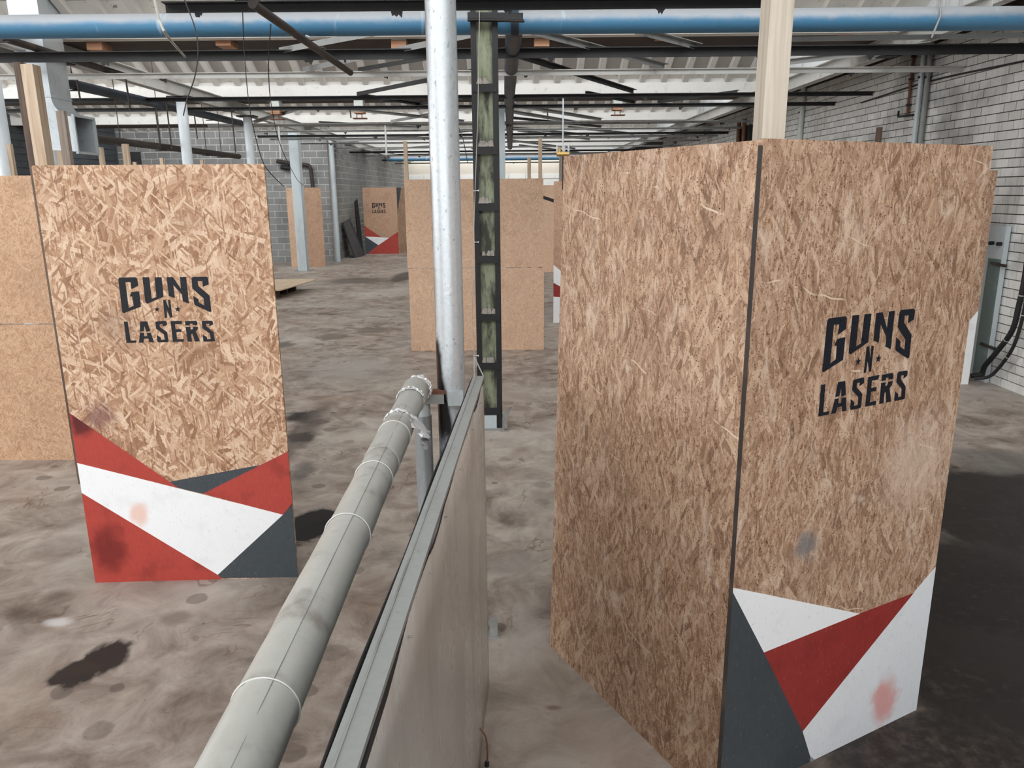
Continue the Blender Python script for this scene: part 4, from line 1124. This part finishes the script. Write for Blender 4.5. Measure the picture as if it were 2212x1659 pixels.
# ------------------------------------------------------------------ timber posts standing behind the left barriers
def lone(px, py, Y, a, b, mat, label, rot=0.0):
    p = at(px, py, Y); o = post(None, p.x, p.y, p.z, a, b, mat, rot); tag(o, label, 'post'); return o
lone(44, 136, 5.9, .05, .09, 'wood_dark', 'dark timber post just behind the pale post of the left barrier')
lone(132, 240, 7.4, .075, .05, 'wood_grey', 'weathered grey timber post in front of the duct outlet')
for px, py, lab, a in ((20, 311, 'short pale stake top at the left edge between silver column and dark post', .05), (128, 308, 'short pale stake top behind the grey post under the duct', .07),
                       (217, 318, 'thin pale stake top standing alone right of the duct', .05), (270, 311, 'thicker pale stake top before the dark block wall', .07),
                       (291, 350, 'barely visible stake tip over the lettered barrier beside the thicker stake', .04), (349, 341, 'brown stake tip left of the silver column', .04),
                       (436, 345, 'pale stake tip between the two silver columns', .04), (1900, 275, 'dark stake top above the right barrier before the brick wall', .05),
                       (1740, 300, 'small stake top above the right barrier near the cream post', .05)):
    z = 2.95; p = atz(px, py, z) if py < 330 else at(px, py, 16.0)
    o = post(None, p.x, p.y, p.z, a * p.y / 10, .06, 'wood_dark' if px == 1900 else 'wood_pale'); tag(o, lab, 'post')

# ------------------------------------------------------------------ metal duct
DY = 9.22
def dpt(px, py, dy=0.0): return at(px, py, DY + dy)
x0, x1 = dpt(40, 170).x, dpt(104, 170).x
zt, zj, zb2 = 4.62, dpt(80, 208).z, dpt(90, 300).z
DU = empty('metal_duct', ((x0 + x1) / 2, DY + .25, zb2), 'galvanised rectangular air duct with an open elbow hanging at the left', 'duct')
dd = .42
MB().box((x0, DY, zj), (x1, DY + dd, zt)).build('riser', M['galv'], DU)
b = MB(); n = 9; cxr = x1 + .22
arc = [(cxr - .22 * math.cos(t * math.pi / 2 / n), zj - .22 * math.sin(t * math.pi / 2 / n)) for t in range(n + 1)]
outer = [(x0, zj), (x0, zj - .30), (x0 + .06, zj - .47), (x0 + .2, zj - .58), (cxr, zj - .60)]
b2_ = MB()
poly = arc + outer[::-1]
# front and back cheeks plus inner and outer skins, outlet left open
for y0_, y1_ in ((DY, DY + .006), (DY + dd - .006, DY + dd)):
    b2_.prism(poly, y0_, y1_)
for seq in (arc, outer):
    for i in range(len(seq) - 1):
        (xa, za), (xb, zb_) = seq[i], seq[i + 1]
        b2_.add([(xa, DY, za), (xb, DY, zb_), (xb, DY + dd, zb_), (xa, DY + dd, za)], [(0,1,2,3)])
b2_.build('elbow', M['galv'], DU)
fl = MB()
za_, zb_ = arc[-1][1], outer[-1][1]
fl.box((cxr - .01, DY - .02, za_), (cxr + .02, DY + dd + .02, za_ + .025)).box((cxr - .01, DY - .02, zb_ - .025), (cxr + .02, DY + dd + .02, zb_)).box((cxr - .01, DY - .025, zb_), (cxr + .02, DY, za_)).box((cxr - .01, DY + dd, zb_), (cxr + .02, DY + dd + .025, za_))
fl.build('outlet_flange', M['galv_col'], DU)
MB().box((x0 - .008, DY - .008, zj - .012), (x1 + .008, DY + dd + .008, zj + .012)).build('seam', M['galv_col'], DU)

# ------------------------------------------------------------------ mounting blocks below the valleys
def mblock(px, py, Y, label, zt_=ZS, white=True, plate=False):
    p = at(px, py, Y)
    r = empty('mounting_block', (p.x, Y, p.z), label, 'block')
    s = Y / 9.9
    MB().box((p.x - .09, Y - .06, p.z), (p.x + .09, Y + .2, p.z + .09)).build('timber', M['wood_orange'], r)
    MB().box((p.x - .085, Y - .05, p.z + .091), (p.x + .085, Y + .19, zt_)).build('packing', M['white_box' if white else 'wood_orange'], r)
    if plate:
        MB().box((p.x - .12, Y - .08, p.z - .10), (p.x + .14, Y + .1, p.z - .085)).tube([(p.x - .05, Y, p.z - .09), (p.x - .05, Y, p.z)], .008, 6).tube([(p.x + .05, Y, p.z - .09), (p.x + .05, Y, p.z)], .008, 6).build('plate', M['rust'], r)
for i, (px, py, lab) in enumerate(((210, 110, 'leftmost'), (486, 100, 'second from the left'), (863, 106, 'third, beside the silver pole'),
                                   (1170, 102, 'fourth, right of the green column'), (1436, 82, 'fifth from the left'), (1824, 82, 'rightmost'))):
    mblock(px, py, 9.95, 'wooden mounting block under the first roof valley, ' + lab, plate=(i in (2, 3)))
for px, py, lab in ((596, 247, 'left'), (776, 245, 'middle'), (1334, 238, 'right')):
    mblock(px, py, 15.6, 'small wooden mounting block under the second roof valley, ' + lab, plate=True)

# ------------------------------------------------------------------ hanging cables
def cable(pts, r, mat, label, n=6):
    b = MB(); b.tube(curve_pts(pts, n), r, 6); o = b.build('hanging_cable', M[mat], None, True); tag(o, label, 'cable'); return o
cable([at(398, -2, 6.6), at(421, 60, 6.6), at(428, 110, 6.6), at(421, 165, 6.6), at(404, 215, 6.6), at(396, 250, 6.6)], .005, 'cable', 'dark cable dangling in a curve in front of the blue pipe at the left')
cable([at(333, -4, 6.9), at(345, 45, 6.9), at(363, 80, 6.9), at(400, 123, 8.9)], .012, 'cable_pale', 'pale perforated strap hanging over the blue pipe')
cable([Vector((at(523, 10, 6.72).x, 6.72, ZC - .02)), at(527, 100, 6.9), at(535, 200, 6.9), at(546, 270, 7.0), at(566, 345, 7.2), at(585, 375, 7.4), at(612, 402, 7.6)], .004, 'cable', 'thin cable hanging down past the lettered barrier corner')
cable([at(585, 52, 7.4), at(580, 150, 7.8), at(588, 240, 9), at(608, 320, 11), at(640, 385, 14), at(655, 400, 16)], .005, 'cable', 'thin cable drooping from the conduit towards the block wall')
for px, y0_, y1_, lab in ((603, 285, 343, 'left'), (832, 270, 335, 'right')):
    a = at(px, y0_, 17.7); a.z = ZC - .02; b_ = at(px + 3, y1_, 17.7)
    tag(MB().tube([a, b_], .02, 8).build('hanging_tube', M['white_box'], None, True), 'thin white tube hanging below the grey bracing, ' + lab + ' one', 'tube')
cable([at(1010, 352, 17), at(1000, 300, 17), at(985, 262, 17.5)], .008, 'cable', 'short cable beside the silver pole in the distance')
# ------------------------------------------------------------------ things along the brick wall
def wpipe(px0, py0, py1, r, mat, label, off=.05, Y=None):
    a = atx(px0, py0, WX - off); z1 = a.z
    b = EYE + ray(px0, py1) * a.y
    root = empty('wall_pipe', (WX - off, a.y, max(0, b.z)), label, 'pipe')
    MB().tube([(WX - off, a.y, max(0.0, b.z)), (WX - off, a.y, min(4.29, z1))], r, 14).build('tube', M[mat], root, smooth=True)
    for t in (.15, .55, .9):
        z = b.z + (z1 - b.z) * t
        MB().box((WX - off - r - .01, a.y - .02, z), (WX - .012, a.y + .02, z + .03)).build('clip', M['steel_charcoal'], root)
    return root
wpipe(1999, 92, 800, .035, 'galv_col', 'left one of two grey wall pipes on the brick wall', .06)
wpipe(2013, 92, 800, .035, 'steel_grey', 'right one of two grey wall pipes on the brick wall', .06)
wpipe(1736, 190, 700, .05, 'white_box', 'white downpipe on the far part of the brick wall', .07)
wpipe(1975, 110, 250, .02, 'rust', 'short rusty pipe left of the two grey wall pipes', .05)
a = atx(1940, 252, WX - .12)
MB_ = empty('wall_bracket', a, 'small black bracket sticking out of the brick wall', 'bracket')
MB().bar(a, a + Vector((.11, -.25, 0)), .03, .03).bar(a + Vector((.0, 0, 0)), a + Vector((0, 0, .08)), .02, .02).build('arm', M['steel_black'], MB_)
# black panel in place of a dark recess, with rusty risers, farther along
dr = atx(1606, 300, WX - .1).y
DR = empty('riser_opening', (WX - .1, dr, 2.2), 'black panel standing for a dark opening with rusty risers beside the cream post', 'opening')
MB().box((WX - .12, dr - .55, 1.9), (WX - .035, dr + .55, 3.75)).build('body', M['steel_black'], DR)
for d in (-.25, .2):
    MB().tube([(WX - .17, dr + d, 1.6), (WX - .17, dr + d, 3.9)], .05, 12).build('riser', M['rust'], DR, smooth=True)

# pale green steel plate bolted to the wall, with its rods
ya_, yb_ = atx(2176, 490, WX - .07).y, atx(2118, 490, WX - .07).y
ztp = atx(2150, 487, WX - .07).z
GP = empty('steel_plate', (WX - .06, (ya_ + yb_) / 2, 0), 'pale green steel plate with bolts standing against the brick wall', 'plate')
MB().box((WX - .075, ya_, 0), (WX - .035, yb_, ztp)).build('face', M['galv_col'], GP)
MB().box((WX - .079, ya_ + .01, .06), (WX - .075, ya_ + (yb_ - ya_) * .5, ztp - .38)).build('green_strip', M['plate_dark_green'], GP)
MB().box((WX - .085, ya_ - .012, 0), (WX - .03, ya_, ztp)).build('edge_strip', M['galv_col'], GP)
for px, py in ((2146, 525), (2163, 527)):
    p = atx(px, py, WX - .075); MB().tube([p + Vector((-.05, 0, 0)), p], .022, 10).build('bolt', M['steel_black'], GP)
for py in (570, 746):
    p = atx(2165 - (py - 490) * .13, py, WX - .09); MB().bar(p + Vector((0, .12, 0)), p + Vector((0, -.16, -.01)), .03, .03).build('rod', M['steel_brown'], GP)
# black hoses
hw_ = WX - .14
h1 = [atx(2225, 520, hw_), atx(2212, 610, hw_), atx(2201, 660, hw_), atx(2186, 715, hw_), at(2168, 765, 8.75), at(2150, 790, 8.9), at(2125, 808, 8.95), at(2098, 812, 8.97)]
h2 = [atx(2232, 560, hw_), atx(2216, 650, hw_), atx(2204, 705, hw_), atx(2186, 755, hw_), at(2160, 796, 8.65), at(2135, 814, 8.75), at(2105, 818, 8.82)]
for pts, r, lab in ((h1, .03, 'thick'), (h2, .019, 'thinner')):
    q = [Vector((min(p.x, WX - .13), p.y, max(p.z, r))) for p in pts]
    root = empty('hose', q[-1], lab + ' black hose curving down the brick wall to the floor', 'hose')
    MB().tube(curve_pts(q, 6), r, 14).build('hose_body', M['rubber'], root, smooth=True)
    for t in (9, 20):
        c = curve_pts(q, 6); d = (c[t + 1] - c[t]).normalized()
        MB().tube([c[t], c[t] + d * .012], r * 1.06, 14).build('tie', M['cable_pale'], root, smooth=True)
cable([atx(2212, 132, WX - .03), atx(2010, 175, WX - .03), atx(1860, 222, WX - .03)], .012, 'cable', 'dark cable sagging along the brick wall')

# ------------------------------------------------------------------ far left: leaning sheets, wall pipe, floor board
p = atz(757, 552); 
LS = empty('leaning_sheet', (LWX + .3, 28.6, 0), 'dark grey metal sheet leaning on the block wall', 'sheet')
A = [(LWX + .42, 28.0, 0), (LWX + .56, 29.25, 0), (LWX + .10, 29.05, 1.32), (LWX + .09, 27.85, 1.25)]
b = MB(); off = Vector((-.02, 0, -.008))
b.add([Vector(v) for v in A] + [Vector(v) + off for v in A], [(0,1,2,3), (7,6,5,4), (0,4,5,1), (1,5,6,2), (2,6,7,3), (3,7,4,0)])
b.build('plate', M['dark_sheet'], LS)
c0 = [Vector(v) for v in A]
for i in range(4):
    MB().bar(c0[i] + Vector((.012, 0, .006)), c0[(i + 1) % 4] + Vector((.012, 0, .006)), .03, .015).build('rim', M['steel_charcoal'], LS)
DP = [(-5.72, 29.4, 0), (-5.60, 29.62, 0), (-5.72, 29.62, 2.05), (-5.80, 29.45, 1.95)]
b = MB(); b.add([Vector(v) for v in DP] + [Vector(v) + Vector((-.03, .02, 0)) for v in DP], [(0,1,2,3), (7,6,5,4), (0,4,5,1), (1,5,6,2), (2,6,7,3), (3,7,4,0)])
tag(b.build('leaning_board', M['steel_black']), 'narrow black board leaning left of the distant lettered barrier', 'board')
WPY = 26.45
pts = [at(598, 348, WPY), at(640, 354, WPY), at(664, 357, WPY), at(671, 366, WPY), at(676, 405, WPY)]
WP = empty('wall_pipe', pts[-1], 'dark bent pipe with a valve on the grey block wall', 'pipe')
MB().tube(curve_pts(pts, 5), .06, 12).build('tube', M['steel_brown'], WP, smooth=True)
v = at(620, 365, WPY); MB().tube([v + Vector((-.2, 0, .06)), v + Vector((.25, 0, 0))], .07, 10).tube([v, v + Vector((0, 0, .2))], .05, 8).build('valve', M['steel_black'], WP, smooth=True)
p = pts[0]; MB().bar(p + Vector((0, .0, 0)), (p.x, LWY, p.z), .05, .05).build('support', M['steel_black'], WP)
p = pts[3]; MB().bar(p, (p.x, LWY, p.z), .05, .05).build('support', M['steel_black'], WP)
fb0 = atz(640, 612, .2); fb1 = atz(610, 645)
FBD = empty('floor_board', (fb1.x - .5, fb1.y + .8, 0), 'flat pale board lying raised on battens beside the left barrier', 'board')
yy = atz(600, 648).y
xr_ = at(622, 640, yy).x - .1
b = MB(); b.add([(xr_ - 1.4, yy, .20), (xr_ - .05, yy, .20), (xr_ + .30, yy + 1.9, .23), (xr_ - 1.4, yy + 1.9, .23), (xr_ - 1.4, yy, .222), (xr_ - .05, yy, .222), (xr_ + .30, yy + 1.9, .252), (xr_ - 1.4, yy + 1.9, .252)],
                [(0,3,2,1), (4,5,6,7), (0,1,5,4), (1,2,6,5), (2,3,7,6), (3,0,4,7)])
b.build('deck', M['wood_pale'], FBD)
for dy in (.35, 1.0, 1.7):
    MB().box((xr_ - 1.3, yy + dy, 0), (xr_ - .2, yy + dy + .08, .20)).build('batten', M['wood_dark'], FBD)
# small valve hanging over the left edge of the right barrier
v = at(1216, 333, 12.8)
BV = empty('brass_valve', v, 'small brass valve under the bracing above the right barrier edge', 'valve')
MB().tube([v + Vector((-.1, 0, 0)), v + Vector((.1, 0, 0))], .035, 12).tube([v + Vector((-.05, 0, 0)), v + Vector((-.05, 0, .1))], .025, 10).build('body', M['brass'], BV, smooth=True)
for dx in (-.09, .02, .09):
    MB().tube([v + Vector((dx, 0, .04)), v + Vector((dx, 0, .14))], .018, 8).build('tap', M['galv'], BV, smooth=True)
MB().tube([v + Vector((0, 0, .0)), v + Vector((.0, 0, -.55))], .010, 8).build('drop_rod', M['steel_brown'], BV)
MB().tube([v + Vector((0, .0, .05)), (v.x, v.y + .05, ZC - .03)], .012, 8).build('feed', M['galv'], BV)
# dark boards and window in the far left wall seen over the barrier
for px0, px1, py0, py1, mat, name, lab, cat in ((160, 185, 312, 372, 'dark_sheet', 'wall_panel', 'grey metal panel on the block wall under the duct outlet', 'panel'),
        (284, 302, 328, 372, 'steel_charcoal', 'wall_panel', 'dark shutter on the block wall left of the silver column', 'panel')):
    a = at(px0, py1, LWY - .05); b_ = at(px1, py0, LWY - .05)
    root = empty(name, (a.x, LWY - .05, a.z), lab, cat)
    MB().box((a.x, LWY - .05, a.z), (b_.x, LWY - .011, b_.z)).build('leaf', M[mat], root)
    MB().box((a.x - .04, LWY - .06, b_.z), (b_.x + .04, LWY - .011, b_.z + .05)).build('head_rail', M['steel_grey'], root)


# ------------------------------------------------------------------ groups of like things
GROUPS = {'osb_barrier': 'strand board barriers of the arena', 'mounting_block': 'wooden mounting blocks below the roof valleys', 'timber_post': 'timber stakes behind the barriers',
          'steel_column': 'steel columns and poles', 'roof_bracing': 'steel bracing below the roof', 'wall_pipe': 'pipes on the walls', 'hose': 'black hoses by the brick wall',
          'hanging_cable': 'cables hanging from the roof', 'hanging_tube': 'white hanging tubes', 'steel_beam': 'steel beams running away', 'wall_panel': 'panels on the block wall', 'brown_pipe': 'brown pipes at the left', 'blue_pipe': 'blue pipes'}
for o in list(COL.objects):
    if o.parent is None and o.get('category'):
        g = GROUPS.get(o.name.split('.')[0])
        if g: o['group'] = g
